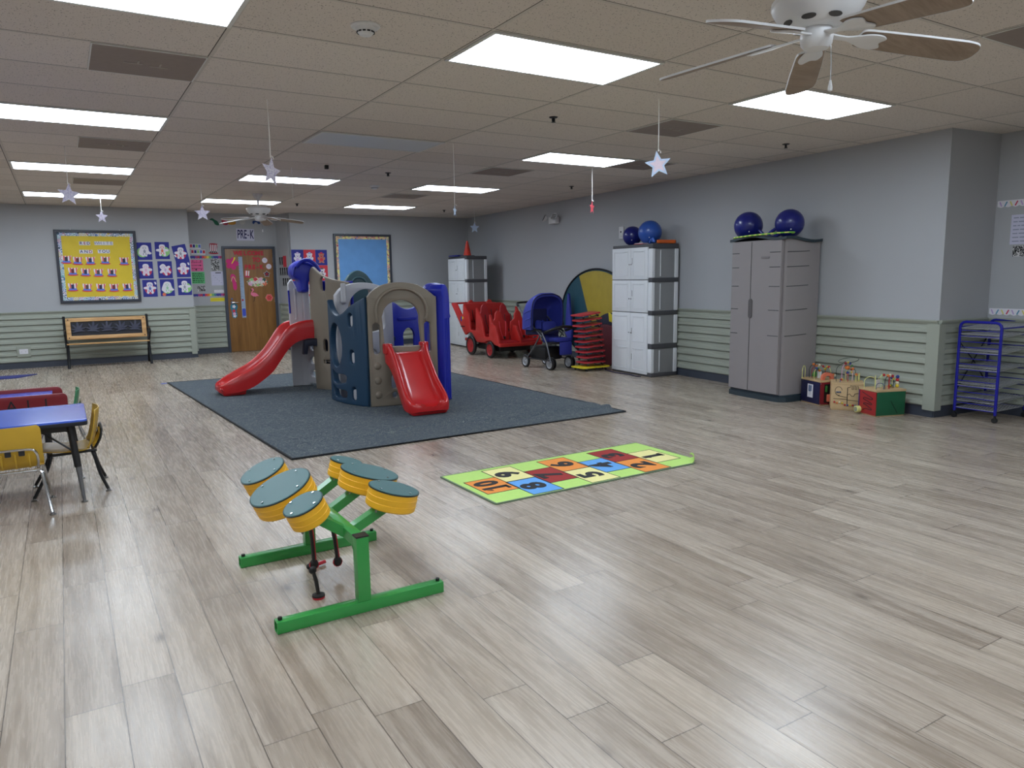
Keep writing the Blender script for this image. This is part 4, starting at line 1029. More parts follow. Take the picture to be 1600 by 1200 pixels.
# curved navy panel
P, Q = (2.665, 8.42), (2.83, 7.67); L = (Vector(Q)-Vector(P)).length
top = smooth([(0, 1.17), (.06, 1.11), (.14, 1.045), (.26, 1.0), (.40, 1.03), (.55, 1.115), (L, 1.205)], 5, False)
holes = [stad(.54, .955, .075, .155), stad(.545, .545, .075, .155), stad(.552, .13, .075, .155), circ(.205, .66, .155, .25, 32), smooth([(.08, .36), (.10, .25), (.20, .215), (.34, .235), (.41, .25), (.425, .32), (.33, .335), (.2, .33), (.13, .355)], 3), smooth([(.08, .19), (.10, .09), (.20, .05), (.34, .06), (.41, .07), (.425, .14), (.33, .155), (.2, .155), (.13, .185)], 3)]
pB = panel('navy_curved_panel', P, Q, [[(0, 0), *top, (L, 0)]]+holes, .075, NVY, bulge=.055, bev=.014, segs=24)
for z in (.955, .545, .13):
    u = .545/L; ff = 4*u*(1-u)
    mt = LT@T(0, 0, RZ0)@upright(P, Vector(Q)-Vector(P))
    ob('grip_insert', plate([stad(.545, z-.012, .06, .12)], .03, .006, mt@T(0, 0, .055*ff)), LGY, pB)
# navy panel outer edge roll at the far left
mt = LT@T(0, 0, RZ0)@upright(P, Vector(Q)-Vector(P))
# tall tan side panel
P, Q = (2.755, 9.40), (3.0, 8.96)
top = smooth([(-.035, 1.47), (-.01, 1.53), (.04, 1.562), (.12, 1.51), (.22, 1.452), (.33, 1.415), (.45, 1.39), (.60, 1.365)], 5, False)
pS = panel('tall_tan_panel', P, Q, [[(.0, 0), (-.03, .60), (-.045, .88), (-.045, 1.2), *top, (.60, .3), (.56, 0)], stad(.215, 1.345, .075, .18), stad(.212, .57, .075, .16), rnd([(.165, .335), (.34, .335), (.34, .385), (.165, .385)], .012)], .045, TAN, bulge=.02, bev=.012, segs=12)
ob('step_shelf', box((-.14, .62, .36), (.0, .80, .385), .01), TAN, pS)
# inner sheets seen through the slots
panel('inner_navy_wall', (2.90, 9.44), (3.14, 9.02), [rect(0, .05, .50, .80)], .03, NVY)
panel('inner_blue_wall', (2.90, 9.44), (3.14, 9.02), [rect(0, .95, .50, 1.38)], .03, BLU)
# rear light grey posts beside the long slide
g = plate([rnd([(-.14, 0), (.13, 0), (.13, 1.30), (.06, 1.42), (-.02, 1.28), (-.09, 1.42), (-.14, 1.36)], .03)], .07, .02, LT@T(2.685, 9.80, RZ0)@upright((0, 0), (1, -.05)))
pG = ob('light_grey_tower_panel', g, LGY, t)
for x_ in (-.06, .045): ob('rib', tube([LT@Vector((2.685+x_, 9.765, .9)), LT@Vector((2.685+x_, 9.765, 1.30))], .018, 8), LGY, pG)
lower = panel('grey_lower_wall', (2.74, 9.80), (3.02, 9.30), [rect(0, .03, .56, .66), circ(.14, .52, .05), circ(.34, .52, .05), circ(.14, .34, .05), circ(.34, .34, .05), circ(.14, .16, .05), circ(.34, .16, .05)], .05, LGY)
panel('grey_lower_post', (2.66, 9.80), (2.80, 9.76), [rnd(rect(0, 0, .12, .68), .02)], .07, LGY)
ob('blue_edge_strip', tube([LT@Vector((2.545, 9.77, 1.28)), LT@Vector((2.55, 9.77, .98))], .012, 6), BLU, pG)
# blue hood on top of the tower
def shell(prof, mtx, th): pass
hp = smooth([(-.145, -.01), (-.175, .05), (-.165, .13), (-.11, .19), (-.03, .22), (.06, .20), (.14, .15), (.185, .08), (.185, .0), (.15, -.045), (.09, -.05), (.05, -.06), (.045, -.16), (.02, -.19), (-.05, -.19), (-.075, -.16), (-.08, -.05), (-.12, -.02)], 4)
hd = plate([hp], .30, .05, LT@T(2.70, 9.60, 1.43+RZ0)@upright((0, 0), (1, -.1)))
hood = ob('blue_hood', hd, BLU, t)
ar = [LT@T(2.70, 9.60, 1.43+RZ0)@upright((0, 0), (1, -.1))@Vector((x, y, .16)) for x, y in smooth([(-.155, .03), (-.13, .13), (-.04, .185), (.05, .17), (.12, .12), (.16, .04)], 4, False)]
ob('hood_ridge', tube(ar, .018, 8, flat=.8), BLU, hood)
ar = [LT@T(2.68, 9.42, 1.44+RZ0)@upright((0, 0), (1, -.1))@Vector((x, y, .0)) for x, y in smooth([(-.11, .12), (-.03, .20), (.06, .20), (.14, .14), (.18, .06)], 4, False)]
ob('hood_rail', tube(ar, .024, 8), BLU, hood)
# blue corner column on the right with rounded hood
cp = [(0, 0), (0, 1.2), (.02, 1.27), (.0, .0)]
b = bmesh.new()
side = smooth([(0, 1.19), (-.02, 1.27), (.03, 1.325), (.10, 1.33), (.17, 1.28), (.215, 1.16), (.22, 1.0)], 4, False)
pR = panel('blue_corner_column', (3.575, 7.50), (3.80, 7.70), [[(0, 0), (0, 1.19), *side[1:], (.245, .96), (.215, .94), (.215, .03), (.24, 0)]], .17, BLU, bev=.02, zoff=RZ0)
for x_ in (.06, .11, .16): ob('flute', tube([mt2 for mt2 in (LT@T(0, 0, RZ0)@upright((3.575, 7.50), (.225, .2))@Vector((x_, .03, .085)), LT@T(0, 0, RZ0)@upright((3.575, 7.50), (.225, .2))@Vector((x_, .95, .085)))], .010, 6), BLU, pR)
pR2 = panel('blue_side_panel', (3.80, 7.70), (3.98, 8.55), [[(0, 0), (0, 1.16), *smooth([(0, 1.19), (.12, 1.31), (.3, 1.24), (.48, 1.20), (.68, 1.24), (.86, 1.2)], 4, False), (.86, 0)], stad(.45, .75, .3, .4)], .08, BLU)
# hood back over the column
ob('hood_cap', plate([smooth([(-.14, .0), (-.14, .08), (-.06, .14), (.06, .14), (.14, .08), (.14, 0), (.12, -.05), (-.12, -.05)], 4)], .16, .04, LT@T(3.66, 7.72, 1.20+RZ0)@upright((0, 0), (1, .35))), BLU, pR)
# back blue panel with arched door, seen through the front arch
P, Q = (3.62, 9.20), (4.30, 9.16)
dr = [(.24, 0), (.24, .62)]+circ(.335, .62, .10, .14, 12, PI, 0)+[(.43, .62), (.43, 0)]
pK = panel('blue_arched_back_panel', P, Q, [[(0, 0), (0, 1.12), (.10, 1.10), *smooth([(.16, 1.08), (.24, 1.02), (.34, .995), (.44, 1.02), (.52, 1.09)], 4, False), (.68, 1.10), (.68, 0)], dr], .08, BLU)
ob('panel_groove', box((.80, .625, .86), (1.06, .64, .90), .005), BLU, pK)
pW = panel('light_grey_side_wall', (3.42, 8.62), (3.63, 9.18), [[(0, 0), (0, 1.12), (.3, 1.13), (.3, 1.0), (.34, .98), (.34, .82), (.26, .80), (.26, .60), (.36, .58), (.36, .42), (.30, .40), (.3, 0)]], .07, LGY)
# white arch panel behind the navy panel
P, Q = (2.735, 8.46), (3.52, 8.60)
o1 = [(.0, 0), (0, 1.16)]+smooth([(0, 1.22), (.08, 1.30), (.2, 1.345), (.36, 1.36), (.52, 1.34), (.66, 1.29), (.76, 1.2)], 5, False)+[(.78, 0)]
o2 = smooth([(.15, .78), (.14, 1.0), (.18, 1.15), (.28, 1.25), (.40, 1.28), (.52, 1.24), (.62, 1.12), (.64, .95), (.6, .78)], 5)
pA = panel('light_grey_arch_panel', P, Q, [o1, o2, circ(.22, .50, .055), circ(.46, .50, .055), stad(.30, .20, .2, .06), circ(.56, .22, .05)], .08, LGY)
ob('red_dial', ball(LT@Vector((2.95, 8.435, .24)), .03, s=(1, .5, 1)), RDP, pA)
ob('small_knob', ball(LT@Vector((2.93, 8.435, .62)), .02, s=(1, .5, 1)), RDP, pA)
# dark green arch at the back
P, Q = (3.36, 9.95), (3.78, 9.93)
pD = panel('dark_green_back_arch', P, Q, [[(0, 0), (0, 1.36), *smooth([(.01, 1.38), (.08, 1.47), (.19, 1.52), (.30, 1.47), (.37, 1.38)], 5, False), (.40, 1.34), (.40, 0)], [(.08, .3), (.08, 1.0), (.32, 1.0), (.32, .3)]], .10, DGN)
ar = [LT@T(0, 0, RZ0)@upright(P, Vector(Q)-Vector(P))@Vector((x, y, .05)) for x, y in smooth([(.09, 1.34), (.13, 1.40), (.19, 1.42), (.26, 1.40), (.30, 1.34)], 4, False)]
ob('arch_moulding', tube(ar, .016, 8), DGN, pD)
panel('tan_inner_post', (3.36, 9.0), (3.46, 9.0), [rnd(rect(0, 0, .1, 1.3), .02)], .08, TAN)
panel('grey_top_rail', (2.80, 8.35), (3.02, 8.9), [rnd([(0, 1.12), (.14, 1.12), (.20, 1.34), (.04, 1.36)], .04)], .06, LGY)
# platform
ob('platform', box((-.05, .30, .62), (.62, 1.15, .68), .02), NVY, t)
ob('slide_bracket', plate([[(0, .46), (.02, .64), (.24, .66), (.24, .42), (.19, .44), (.17, .56), (.07, .56), (.05, .46)]], .10, .015, LT@T(2.58, 9.38, RZ0)@upright((0, 0))), M('black_blue_bracket', (22, 26, 46), .5), t)

def slide(name, prof_c, width, axis_o, axis_d, bedw=.64, railh=.13, railw=.05, mat=RDP, foot=None):
    """prof_c: list of (s, z_bed, z_rail_top, z_under, half-width); along the direction axis_d from axis_o"""
    d = Vector((axis_d[0], axis_d[1], 0)).normalized(); n = Vector((-d.y, d.x, 0)); O_ = Vector((axis_o[0], axis_o[1], 0))
    b = bmesh.new(); rings = []
    for s_, zb, zr, zu, hw in prof_c:
        rw = railw
        cs = [(-hw, zu), (-hw-.006, (zu+zr)/2), (-hw, zr-.018), (-hw+.010, zr-.004), (-hw+rw*.45, zr), (-hw+rw*.85, zr-.010), (-hw+rw, zr-.03), (-hw+rw+.012, zb+.035), (-hw+rw+.035, zb+.008), (-hw+rw+.07, zb)]
        cs = cs+[(-x, z) for x, z in cs[::-1]]
        rings.append([b.verts.new(LT@(O_+d*s_+n*x+Vector((0, 0, z)))) for x, z in cs])
    for A, B in zip(rings, rings[1:]):
        m_ = len(A)
        for i in range(m_): b.faces.new((A[i], A[(i+1) % m_], B[(i+1) % m_], B[i]))
    b.faces.new(rings[0]); b.faces.new(rings[-1][::-1])
    return ob(name, b, mat, t, ang=50)
def dens(L, k=5): return smooth(L, k, False)
# long slide to the left: heads -x at y about 9.62
L_ = [(0, .74, .895, .66, .235), (.12, .735, .89, .655, .235), (.26, .70, .862, .61, .235), (.36, .62, .80, .53, .235), (.46, .50, .67, .40, .235), (.56, .39, .535, .27, .235), (.68, .30, .42, .175, .235), (.80, .225, .335, .10, .238), (.93, .165, .27, .055, .24), (1.05, .12, .21, .035, .235), (1.13, .10, .165, .035, .215), (1.18, .10, .135, .04, .18), (1.205, .095, .118, .055, .12)]
L_ = [(a, b_+RZ0, c_+RZ0, d_2+RZ0, e_) for a, b_, c_, d_2, e_ in L_]
s1 = slide('long_slide', dens(L_, 5), 0, (2.76, 9.615), (-1, 0))
ob('slide_foot', plate([rnd([(-.02, .0), (.24, 0), (.26, .10), (-.06, .10)], .02)], .40, .02, LT@T(1.62, 9.615, RZ0)@upright((0, 0))), RDP, s1)
# small slide to the front
dx, dy = -.05, -1
S_ = [(-.02, .60, .69, .50, .235), (.03, .60, .70, .48, .235), (.08, .585, .685, .45, .225), (.16, .50, .60, .37, .215), (.28, .37, .475, .25, .215), (.40, .24, .35, .135, .22), (.50, .155, .265, .07, .23), (.58, .11, .205, .045, .235), (.655, .09, .155, .035, .22), (.70, .09, .125, .035, .19), (.725, .085, .11, .045, .14)]
S_ = [(a*1.0, b_+RZ0, c_+RZ0, d_2+RZ0, e_) for a, b_, c_, d_2, e_ in S_]
s2 = slide('short_slide', dens(S_, 5), 0, (3.205, 7.52), (-.06, -1))
ob('slide_foot', plate([rnd([(-.20, .0), (.20, 0), (.22, .08), (-.22, .08)], .03)], .12, .02, LT@T(3.166, 6.90, RZ0)@upright((0, 0))), RDP, s2)
for sx in (-1, 1): ob('rail_stop', box(tuple(LT@Vector((3.205+sx*.215-.045, 7.47, .60))), tuple(LT@Vector((3.205+sx*.215+.045, 7.56, .715))), .02), RDP, s2)

# ------------------------------------------------------------ storage cabinets on the right wall
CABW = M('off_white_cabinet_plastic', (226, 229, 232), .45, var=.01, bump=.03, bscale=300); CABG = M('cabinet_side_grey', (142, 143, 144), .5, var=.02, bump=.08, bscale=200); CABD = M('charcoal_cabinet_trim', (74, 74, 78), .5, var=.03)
def cabinet(x, y, rz, lab):
    """local: front faces -x, width along +y, near side at y=0"""
    t = thing('storage_cabinet', lab, 'cabinet', (x, y, 0), rz, 'tall white plastic cabinets')
    W, Dp, Hh = .93, .45, 1.835
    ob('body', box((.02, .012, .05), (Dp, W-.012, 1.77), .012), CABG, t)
    for z0_, z1_ in ((0, .055), (.392, .463), (.859, .921), (1.312, 1.373), (1.768, Hh)):
        b = bmesh.new(); bm_box(b, (.0, 0, z0_), (Dp, W, z1_), .012); ob('trim_band', b, CABD, t)
    for z0_, z1_ in ((.055, .392), (.463, .859), (.921, 1.312), (1.373, 1.768)):
        for y0_, y1_ in ((0, .10), (W-.10, W)):
            b = bmesh.new(); bm_box(b, (-.004, y0_+(.0 if y0_ == 0 else .002), z0_), (.05, y1_-.002 if y0_ == 0 else y1_, z1_), .016); ob('corner_post', b, CABW, t)
        b = bmesh.new(); bm_box(b, (Dp-.06, -.003, z0_), (Dp, .03, z1_), .01); ob('rear_post', b, CABW, t)
        ob('side_groove', box((.14, -.001, z0_+.02), (.145, .013, z1_-.02)), CABW, t)
    def door(y0_, y1_, z0_, z1_, hx, panels):
        d_ = ob('door', box((-.022, y0_, z0_), (.004, y1_, z1_), .006), CABW, t)
        for a_, b_ in panels:
            loop = plate([rnd(rect(y0_+.055, a_+.045, y1_-.055, b_-.04), .012), rnd(rect(y0_+.067, a_+.057, y1_-.067, b_-.052), .01)], .006, .002, T(-.0235, 0, 0)@upright((0, 0), (0, 1)))
            ob('moulding', loop, CABW, d_)
            ob('finger_scoop', tube([(-.0235, y0_+.09, b_-.055), (-.0265, (y0_+y1_)/2, b_-.062), (-.0235, y1_-.09, b_-.055)], .006, 6, flat=.5), CABW, d_)
        for zc in hx:
            ob('handle_slot', box((-.0245, (y0_+.03 if y0_ > .4 else y1_-.04), zc-.035), (-.020, (y0_+.04 if y0_ > .4 else y1_-.03), zc+.05), .002), STEEL, d_)
        return d_
    c_ = W/2
    for ya, yb in ((.085, c_-.003), (c_+.003, W-.02)):
        near = ya < .3
        door(ya, yb, .03, .885, (.25, .62) if near else (), ((.03, .43), (.43, .885)))
        door(ya, yb, .895, 1.34, (1.15,) if near else (), ((.895, 1.34),))
        door(ya, yb, 1.35, 1.79, (1.60,) if near else (), ((1.35, 1.79),))
    for zc in (.60, 1.08, 1.56):
        for yy in (c_-.022, c_+.022): ob('latch', cyl((-.022, yy, zc), (-.034, yy, zc), .008, n=12), CHROME, t)
    return t
WA = -math.atan2(7.9-7.14, 14.87-3.87)
cabinet(6.905, 7.63, WA, 'tall white plastic cabinet on the right wall with two blue balls on top')
cabinet(6.95, 13.1, WA, 'tall white plastic cabinet in the far corner behind the red wagon, cone on top')

TP = M('taupe_cabinet_plastic', (146, 140, 140), .5, var=.015, bump=.05, bscale=250); TPD = M('dark_teal_cabinet_trim', (44, 58, 66), .5, var=.03)
t = thing('utility_cabinet', 'tall taupe plastic cabinet with a wavy dark top carrying two navy balls', 'cabinet', (6.67, 5.27, 0), WA)
W, Dp = .80, .53
fp = smooth([(0, .03), (-.02, .25), (-.022, .40), (-.02, .60), (0, .77)], 6, False)
def lobe(inset, z0_, z1_, wav=0, bm=None):
    pts = [(x+inset, y) for x, y in fp]; pts = [(.05, -.0+inset)]+[(p[0], max(inset, min(W-inset, p[1]))) for p in pts]+[(.05, W-inset), (Dp-inset*.3, W-inset), (Dp-inset*.3, inset)]
    b = bm or bmesh.new(); A_, B_ = [], []
    for x, y in pts:
        w_ = wav*math.sin((y/W)*2*PI*1.0+.6)+(.03*((x)/Dp) if wav else 0)
        A_.append(b.verts.new((x, y, z0_+w_))); B_.append(b.verts.new((x, y, z1_+w_)))
    n = len(pts)
    for i in range(n): b.faces.new((A_[i], A_[(i+1) % n], B_[(i+1) % n], B_[i]))
    b.faces.new(A_); b.faces.new(B_); return b
ob('body', lobe(.012, .07, 1.775), TP, t, ang=30)
ob('base', lobe(-.022, 0, .055), TPD, t); ob('base_step', lobe(.0, .055, .075), TPD, t)
# wavy lid
b = bmesh.new(); nx_, ny_ = 10, 30; vv = {}
for k_ in (0, 1):
    for i in range(nx_+1):
        for j in range(ny_+1):
            x = -.03+(Dp+.03)*i/nx_; y = -.015+(W+.03)*j/ny_
            z = 1.775+.022*math.sin((y/W)*2*PI-2.32)+.018*math.sin(x/Dp*PI*1.5+1.2)+.028*k_
            vv[i, j, k_] = b.verts.new((x, y, z))
for i in range(nx_):
    for j in range(ny_):
        for k_ in (0, 1): b.faces.new((vv[i, j, k_], vv[i+1, j, k_], vv[i+1, j+1, k_], vv[i, j+1, k_]))
for i in range(nx_):
    for j in (0, ny_): b.faces.new((vv[i, j, 0], vv[i+1, j, 0], vv[i+1, j, 1], vv[i, j, 1]))
for j in range(ny_):
    for i in (0, nx_): b.faces.new((vv[i, j, 0], vv[i, j+1, 0], vv[i, j+1, 1], vv[i, j, 1]))
ob('lid', b, TPD, t, ang=40)
for y0_, y1_ in ((.045, .458), (.464, .775)):
    b = bmesh.new(); n_ = 10; V_ = []
    for i in range(n_+1):
        y = y0_+(y1_-y0_)*i/n_; x = -.026-.016*math.sin(PI*(y/W))
        V_.append([b.verts.new((x, y, .085)), b.verts.new((x, y, 1.765)), b.verts.new((x+.03, y, 1.765)), b.verts.new((x+.03, y, .085))])
    for A_, B_ in zip(V_, V_[1:]):
        for k_ in range(4): b.faces.new((A_[k_], A_[(k_+1) % 4], B_[(k_+1) % 4], B_[k_]))
    b.faces.new(V_[0]); b.faces.new(V_[-1]); d_ = ob('door', b, TP, t)
    for zc in (.73, 1.01, 1.27, 1.48, 1.64):
        ys = (y0_+.01, y0_+.15) if y0_ < .3 else (y1_-.12, y1_-.01)
        xf = lambda y: -.026-.016*math.sin(PI*(y/W))
        ob('relief_line', tube([(xf(ys[0]), ys[0], zc), (xf((ys[0]+ys[1])/2), (ys[0]+ys[1])/2, zc), (xf(ys[1]), ys[1], zc)], .0045, 6), CABD, d_)
for zc in (.73, 1.01, 1.27, 1.48, 1.64): ob('side_line', tube([(.03, .0125, zc), (.22, .0125, zc+.004), (.36, .0125, zc+.010)], .0045, 6), CABD, t)
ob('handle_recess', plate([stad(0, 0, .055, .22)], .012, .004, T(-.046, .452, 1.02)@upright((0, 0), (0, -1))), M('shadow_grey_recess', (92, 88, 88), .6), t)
ob('door_gap', box((-.0435, .4585, .09), (-.02, .4635, 1.76)), BLACK, t)
ob('badge', plate([stad(0, 0, .12, .026)], .006, .002, T(-.0405, .26, 1.585)@upright((0, 0), (0, -1))), M('badge_grey', (124, 118, 118), .5), t)

# hopping balls and other things on the cabinets
B1 = M('navy_hopper_ball', (28, 36, 122), .3, var=.04, coat=.2); B2 = M('mid_blue_ball', (44, 88, 176), .35, var=.05, coat=.2)
def gball(x, y, z, r, mat, lab, handle=None):
    t = thing('exercise_ball', lab, 'ball', (x, y, z-r), 0, 'blue balls on top of the cabinets')
    ob('ball', ball((0, 0, r), r, seg=40), mat, t)
    if handle is not None:
        a = handle; c_, s_ = math.cos(a), math.sin(a)
        pts = [(c_*r*.8, s_*r*.8, r*.75), (c_*r*1.15, s_*r*1.15, r*.52), (c_*r*1.36, s_*r*1.36, r*.34), (c_*r*1.36, s_*r*1.36, r*.16), (c_*r*1.0, s_*r*1.1, r*.12), (c_*r*.62, s_*r*.62, r*.28)]
        ob('handle', tube(smooth(pts, 4, False), .018, 10), mat, t)
    ob('valve', ball((-r*.62, -r*.62, r*.55), .008), PAPER, t)
gball(6.90, 6.0, 1.96, .162, B1, 'dark blue hopper ball on the left of the taupe cabinet top', R_(-92))
gball(6.95, 5.47, 1.955, .156, B1, 'dark blue hopper ball on the right of the taupe cabinet top', R_(118))
gball(7.18, 8.37, 1.975, .14, B1, 'navy ball at the left end on top of the white cabinet')
gball(7.12, 7.93, 2.0, .165, B2, 'lighter blue ball on top of the middle white cabinet')
t = thing('hoop', 'green and yellow striped hoop lying across the taupe cabinet top under the balls', 'hoop', (6.80, 5.70, 1.828), 0)
b = tube([(.15*math.cos(a), .40*math.sin(a), .006-.014*math.sin(a)) for a in [2*PI*i/48 for i in range(48)]], .009, 8, closed=True); ob('tube', b, mat_bands('hoop_stripes', [(130, 200, 70), (226, 232, 120)], 'y', .07), t)
t = thing('skipping_handles', 'orange plastic paddle lying at the near corner of the middle white cabinet', 'toy', (7.18, 7.66, 1.835))
ob('paddle', plate([smooth([(-.16, -.01), (-.05, -.02), (.04, -.02), (.10, -.045), (.15, -.03), (.15, .03), (.10, .045), (.04, .02), (-.05, .02), (-.16, .015)], 4)], .05, .012, T(0, 0, .028)), M('orange_plastic', (226, 104, 36), .4), t)
t = thing('spring_clamp_toy', 'small blue plastic toy in front of the balls on the middle white cabinet', 'toy', (6.98, 7.70, 1.835), .3)
ob('body', tube(smooth([(-.06, -.05, .02), (-.02, 0, .07), (.03, .03, .03), (.05, .06, .06), (.07, .1, .02)], 4, False), .016, 8), M('light_blue_plastic', (70, 110, 200), .4), t)
t = thing('paper_folder', 'red and white folder sticking out in front of the lighter blue ball', 'folder', (6.985, 7.95, 1.835), .1)
ob('cover', box((-.07, -.09, 0), (.06, .08, .008), .001), REDI, t); ob('page', box((-.065, -.085, .008), (.05, .07, .016), .001), PAPER, t)
t = thing('traffic_cone', 'small orange red traffic cone on the far white cabinet', 'cone', (7.08, 13.30, 1.835))
CON = M('orange_red_cone', (206, 60, 44), .45)
ob('cone_body', lathe([(.085, .012), (.078, .02), (.018, .30), (.012, .305), (.0, .305)], 28), CON, t); ob('cone_base', plate([rnd(rect(-.11, -.11, .11, .11), .02)], .014, .004, T(0, 0, .007)), CABD, t)
t = thing('folded_fabric', 'folded dark blue fabric on the far white cabinet beside the cone', 'fabric', (7.08, 13.68, 1.835))
ob('fold', box((-.14, -.22, 0), (.12, .2, .03), .012), B1, t)
t = thing('loose_strap', 'dark navy strap trailing on the floor under the middle white cabinet', 'strap', (6.86, 8.1, 0))
ob('strap', tube(smooth([(.03, .52, .008), (-.03, .2, .008), (-.02, 0, .008), (-.03, -.15, .008), (-.06, -.27, .008), (-.03, -.34, .008)], 4, False), .007, 6), M('navy_strap', (24, 26, 70), .7), t)

# ------------------------------------------------------------ red six-seat wagon
RW_ = M('red_wagon_plastic', (186, 40, 36), .42, var=.04, bump=.04, bscale=200); RWD = M('deep_red_plastic', (160, 26, 32), .45, var=.04)
t = thing('multi_seat_wagon', 'red plastic multi-seat buggy wagon with harness seats beside the blue stroller', 'wagon', (6.80, 11.6, 0), -.02)
# local coords: x across, y along (+y = back)
sideA = [(-.68, .20), (-.72, .27), (-.62, .56), (-.44, .56), (-.42, .72), (-.40, .37), (-.23, .35), (-.12, .64), (.08, .66), (.08, .45), (.32, .45), (.38, .73), (.52, .72), (.60, .725), (.83, .91), (.95, .94), (1.12, .93), (.62, .36), (.56, .33), (.50, .35), (.42, .40), (.30, .42), (.18, .36), (.08, .26), (-.22, .27), (-.30, .30), (-.40, .30), (-.50, .27), (-.60, .20)]
sideA = [(-.78, .22), (-.74, .30), (-.62, .56), (-.50, .60), (-.43, .75), (-.41, .77), (-.39, .37), (-.21, .36), (-.12, .645), (.09, .88), (.11, .46), (.32, .45), (.38, .73), (.60, .93), (.62, .73), (.70, .72), (.91, .93), (1.12, .93), (.60, .40), (.53, .345), (.46, .38), (.38, .41), (.27, .41), (.16, .33), (.08, .255), (-.20, .26), (-.34, .30), (-.46, .31), (-.60, .24)]
for sx in (-.41, .41):
    pn = ob('side_panel', plate([rnd(sideA, .03)], .05, .015, T(sx, 0, 0)@upright((0, 0), (0, 1))), RW_, t)
    if sx < 0:
        ob('logo_dot', plate([circ(.61, .665, .028)], .004, 0, T(sx-.027, 0, 0)@upright((0, 0), (0, 1))@Matrix.Identity(4)), M('logo_yellow', (230, 180, 50), .5), pn)
        ob('logo_leaf', plate([smooth([(.66, .70), (.70, .66), (.69, .60), (.655, .61), (.645, .66)], 3)], .004, 0, T(sx-.027, 0, 0)@upright((0, 0), (0, 1))), M('logo_blue', (50, 60, 150), .5), pn)
        ob('lettering', text_bm('BUGGY', .05, .002, .001, T(sx-.028, .60, .50)@upright((0, 0), (0, -1)), sx=1.2), INK, pn) if False else ob('lettering', plate([rect(.54+i*.028, .498, .56+i*.028, .515) for i in range(6)], .003, 0, T(sx-.027, 0, 0)@upright((0, 0), (0, 1))), INK, pn)
ob('floor_pan', box((-.40, -.74, .24), (.40, .62, .30), .02), RWD, t)
ob('front_bumper', box((-.43, -.80, .215), (.43, -.72, .275), .02), RW_, t)
for x_ in (-.14, .14): ob('seat_divider', plate([rnd([(-.78, .25), (-.76, .33), (-.62, .55), (-.50, .58), (-.44, .30)], .03)], .04, .012, T(x_ if False else 0, 0, 0)@upright((0, 0), (0, 1))), RW_, t) if x_ > 0 else None
ob('rear_deck', box((-.40, .60, .60), (.40, .66, .93), .02), RW_, t)
for r, (yb, zs, zt) in enumerate(((-.42, .36, .80), (.09, .45, .90), (.60, .52, .97))):
    for c_, xc in enumerate((-.20, .20)):
        s_ = ob('seat_back', plate([smooth([(-.16, zs-.08), (-.17, zs+.22), (-.13, zt-.16), (-.085, zt-.12), (-.06, zt-.02), (0, zt+.03), (.06, zt-.02), (.085, zt-.12), (.13, zt-.16), (.17, zs+.22), (.16, zs-.08)], 4)], .045, .015, T(xc, yb, 0)@upright((0, 0))@RX(R_(-8))@T(0, 0, 0)), RW_ if r != 1 else RWD, t)
        ob('seat_cushion', box((xc-.17, yb-.26, zs-.10), (xc+.17, yb, zs-.05), .012), RWD, t)
        for sx in (-.065, .065):
            ob('harness_strap', tube([(xc+sx, yb-.05, zt-.16), (xc+sx*.9, yb-.07, zs+.16), (xc+sx*.3, yb-.12, zs-.03)], .010, 6, flat=.5), BLACK if r else REDP, s_)
        ob('buckle', box((xc-.02, yb-.13, zs-.03), (xc+.02, yb-.10, zs+.02), .004), BLACK, s_)
def wheel(parent, c, r, w, tyre, hubm, axis='x', name='wheel'):
    mtx = T(*c)@(RY(PI/2) if axis == 'x' else RX(PI/2))
    wv = ob(name, lathe([(r*.72, -w/2), (r-.008, -w/2), (r, -w*.3), (r, w*.3), (r-.008, w/2), (r*.72, w/2), (r*.72, -w/2)], 40, None, mtx), tyre, parent)
    ob('rim', lathe([(0, -w*.42), (r*.15, -w*.46), (r*.18, -w*.25), (r*.6, -w*.2), (r*.74, -w*.5), (r*.76, 0), (r*.74, w*.5), (r*.6, w*.2), (r*.18, w*.25), (r*.15, w*.46), (0, w*.42)], 32, None, mtx), hubm, wv)
    ob('axle_cap', ball(c, r*.09), STEEL, wv)
for x_ in (-.43, .43):
    wheel(t, (x_, .29, .175), .175, .05, BLACK, RWD); wheel(t, (x_*.97, -.42, .145), .145, .05, BLACK, RWD)
    ob('axle', tube([(x_, .29, .175), (0, .29, .175)], .012, 8), BLACKM, t); ob('axle', tube([(x_*.97, -.42, .145), (0, -.42, .145)], .012, 8), BLACKM, t)
ob('undertray', box((-.34, -.62, .12), (.34, .2, .235), .02), BLACK, t)
ob('push_bar', tube([(-.41, 1.08, .92), (.41, 1.08, .92)], .018, 10), RW_, t)

